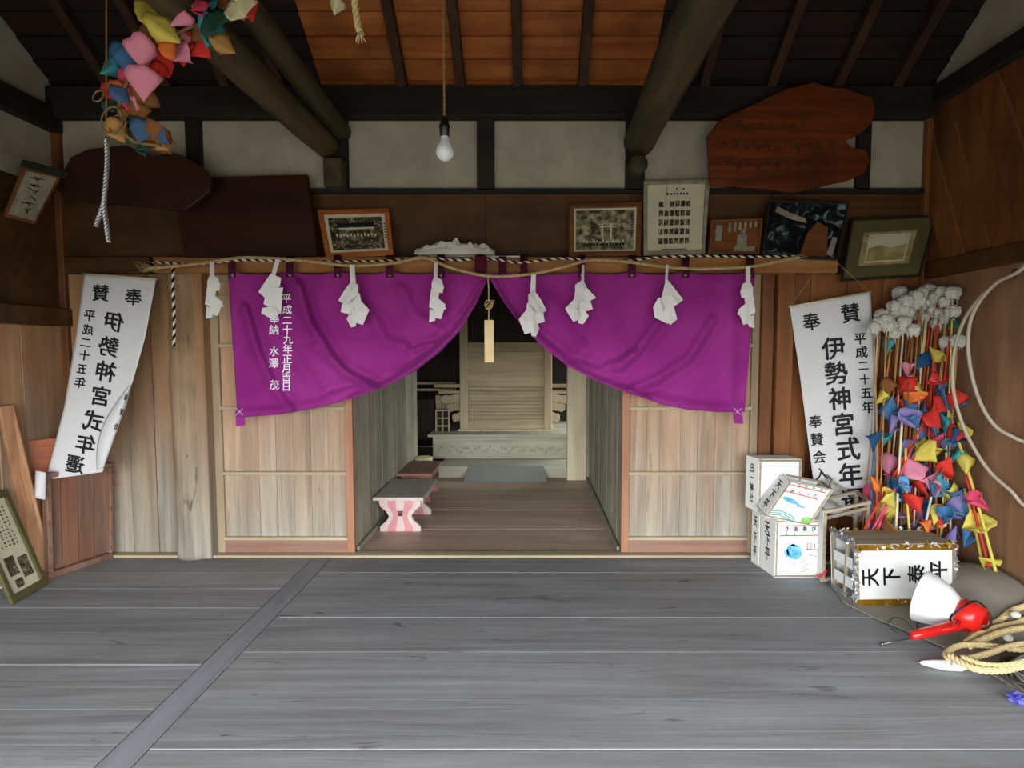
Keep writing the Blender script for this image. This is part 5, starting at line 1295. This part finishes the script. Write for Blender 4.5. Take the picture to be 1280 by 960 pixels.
for (x, y, s_, zz, lb) in ((1269, 768, .02, .12, 'pale rounded stone behind the straw rope heap'), (1260, 797, .018, .08, 'pale rounded stone lying inside the straw rope heap')):
    c = atZ(x, y, zz); mb = MB()
    mb.grid(lambda u, v: c + Vector((math.cos(u * 6.283) * math.sin(v * 3.1416) * s_ * 1.2, math.sin(u * 6.283) * math.sin(v * 3.1416) * s_, math.cos(v * 3.1416) * s_ * .8)) * (1) + Vector((.003 * math.sin(u * 19), 0, 0)), 14, 9, 0, True, True)
    tag(mb.build('stone', 'pebble', None, base=c), lb, 'stone')
c = atZ(1270, 872, .018); mb = MB(); random.seed(3)
for i in range(9): tuft(mb, c + Vector((rnd(-.02, .02), rnd(-.02, .02), rnd(-.01, .01))), .02)
tag(mb.build('blue_scrap', 'blue', None, base=c), 'small violet blue scrap at the foot of the cable heap', 'scrap')

# ================================================================ BULB
YB = 1.9; bb_ = at(556, 190, YB)
e = empty('light_bulb', bb_, 'unlit frosted bulb in a black socket hanging on a twisted flex', 'light bulb')
MB().lathe([(0, -.031), (.012, -.029), (.023, -.021), (.030, -.008), (.031, .004), (.027, .018), (.018, .032), (.014, .045), (.0135, .055)], bb_, (0, 0, 1), 28).build('glass', 'bulb', e)
MB().lathe([(.0135, .05), (.016, .052), (.017, .075), (.0185, .078), (.0185, .09), (.014, .094), (.013, .11), (.006, .118), (0, .118)], bb_, (0, 0, 1), 20).build('socket', 'socket', e)
tp = at(554, -60, YB); 
zroof = 2.86 + RS * (D - YB)
twisted(MB(), [bb_ + Vector((0, 0, .116)), bb_ + Vector((.001, 0, .35)), Vector((tp.x, YB, zroof))], .0045, 2, .03, 5).build('flex', 'strawd', e)

# ================================================================ GARLAND, TOP LEFT
random.seed(15); YG = 2.0
e = empty('paper_garland', at(210, 60, YG), 'hanging garland of faded coloured paper petals high on the left', 'garland')
gl = [('yellow', 190, 18, 1, .085, 3), ('yellow', 207, 35, 1, .07, 0), ('pink', 220, 18, 1, .06, 2), ('green', 262, 32, 1, .085, 1), ('teal', 255, 38, 1, .07, 0), ('red', 215, 45, 0, .06, 2), ('red', 228, 60, 0, .06, 1), ('blue', 150, 72, 0, .075, 3), ('blue', 165, 80, 0, .07, 1), ('pink', 176, 66, 1, .07, 3), ('teal', 138, 84, 0, .06, 2), ('orange', 208, 64, 1, .05, 0),
      ('red', 195, 75, 0, .06, 1), ('pink', 172, 105, 1, .075, 1), ('pink', 160, 100, 0, .06, 3), ('red', 186, 97, 0, .05, 2), ('red', 143, 118, 0, .055, 0), ('rose', 155, 125, 0, .055, 1), ('pink', 166, 128, 0, .045, 2), ('orange', 140, 112, 0, .045, 1), ('red', 170, 42, 0, .055, 2), ('red', 180, 55, 0, .055, 3), ('tan', 280, 55, 1, .05, 0), ('cream', 300, 8, 1, .06, 1), ('rose', 240, 5, 1, .06, 2), ('orange', 232, 2, 1, .05, 1), ('cream', 290, 14, 1, .05, 3), ('teal', 272, 6, 0, .05, 1), ('tan', 150, 140, 0, .045, 2), ('olive', 168, 150, 0, .05, 0), ('green', 165, 158, 0, .05, 1), ('tan', 185, 165, 0, .05, 2), ('slate', 198, 172, 0, .045, 0), ('tan', 205, 180, 0, .045, 1), ('tan', 148, 165, 0, .05, 3), ('red', 245, 60, 0, .05, 1), ('red', 235, 40, 0, .055, 0), ('cream', 418, 4, 1, .05, 2), ('red', 200, 88, 0, .05, 2)]
for c_, x, y, front, s_, kd in gl:
    put_petal(e, at(x, y, YG - (.06 if front else 0) + rnd(-.02, .02)), s_ * rnd(1.5, 1.8), c_, kd, (rnd(-.5, .5) + .4, rnd(-1.2, 1.2), rnd(2.4, 3.9)))
for k in range(48):
    t = k / 47; x, y = [(interp([(0, 300), (.2, 250), (.45, 200), (.7, 160), (.85, 152), (1, 190)], t)), (interp([(0, -5), (.2, 32), (.45, 58), (.7, 108), (.85, 150), (1, 176)], t))]
    c_ = random.choice(['red', 'rose', 'pink', 'red', 'teal', 'orange', 'brown', 'tan', 'slate'] if t < .72 else ['tan', 'brown', 'olive', 'green', 'slate', 'brown'])
    put_petal(e, at(x + rnd(-16, 16), y + rnd(-14, 14), YG + rnd(-.02, .06)), rnd(.07, .11), c_, None, (rnd(-.5, .5) + .4, rnd(-1.2, 1.2), rnd(2.4, 3.9)))
mb = MB()
hp = catmull([at(x, y, YG) for x, y in ((436, -70), (424, 2), (380, -25), (330, -30), (270, 20), (225, 40), (190, 70), (155, 110), (150, 150), (165, 175), (200, 182))], 6)
mb.tube(hp, .006, 6); mb.build('string_core', 'strawd', e)
mb = MB(); mb.tube([at(436, -70, YG), Vector((at(436, -70, YG).x, YG, 3.9))], .004, 5); mb.tube([Vector((at(133, -70, YG).x, YG, 3.9))] + [at(133, y, YG) for y in (-70, 0, 60, 120, 170)], .003, 5); mb.build('string', 'strawd', e)
mb = MB()
for (x, y, r_) in ((147, 156, 13), (123, 120, 8), (140, 150, 17)):
    c = at(x, y, YG - .02); k = YG / F
    mb.tube([c + Vector((r_ * k * .75 * math.cos(t), .01 * math.sin(t), r_ * k * math.sin(t))) for t in [i * 2 * math.pi / 20 for i in range(20)]], .0032, 6, closed=True)
mb.build('wire_ring', 'strawd', e)
e = empty('silver_tassel', at(133, 240, YG), 'twisted silver and white tassel hanging from the paper garland', 'tassel')
pts = catmull([at(x, y, YG) for x, y in ((133, 172), (134, 200), (132, 230), (130, 255), (133, 280), (136, 304))], 6)
twisted(MB(), pts, .0085, 3, .04, 5).build('strand', 'silver', e)
pts = catmull([at(x, y, YG) for x, y in ((131, 245), (127, 262), (119, 284))], 6)
twisted(MB(), pts, .008, 3, .04, 5).build('strand', 'silver', e)
# straw rope end hanging at the top
e = empty('hanging_rope_end', at(448, 25, 1.7), 'frayed pale straw rope end hanging from above, left of the bulb', 'rope')
pts = catmull([at(x, y, 1.7) for x, y in ((437, -170), (437, -75), (441, -30), (444, 5), (447, 28), (450, 42))], 8)
pts = [Vector((pts[0].x, 1.7, 4.1))] + pts
twisted(MB(), pts, .011, 3, .06, 6).build('rope', 'straww', e)
mb = MB(); a = at(450, 40, 1.7)
for i in range(22): mb.tube([a + Vector((rnd(-.006, .006), rnd(-.006, .006), .01)), a + Vector((rnd(-.012, .02), rnd(-.012, .012), -rnd(.015, .034)))], .0014, 4)
mb.build('frayed_strands', 'straww', e)

for o in bpy.data.objects:
    if '_w' in o: del o['_w']
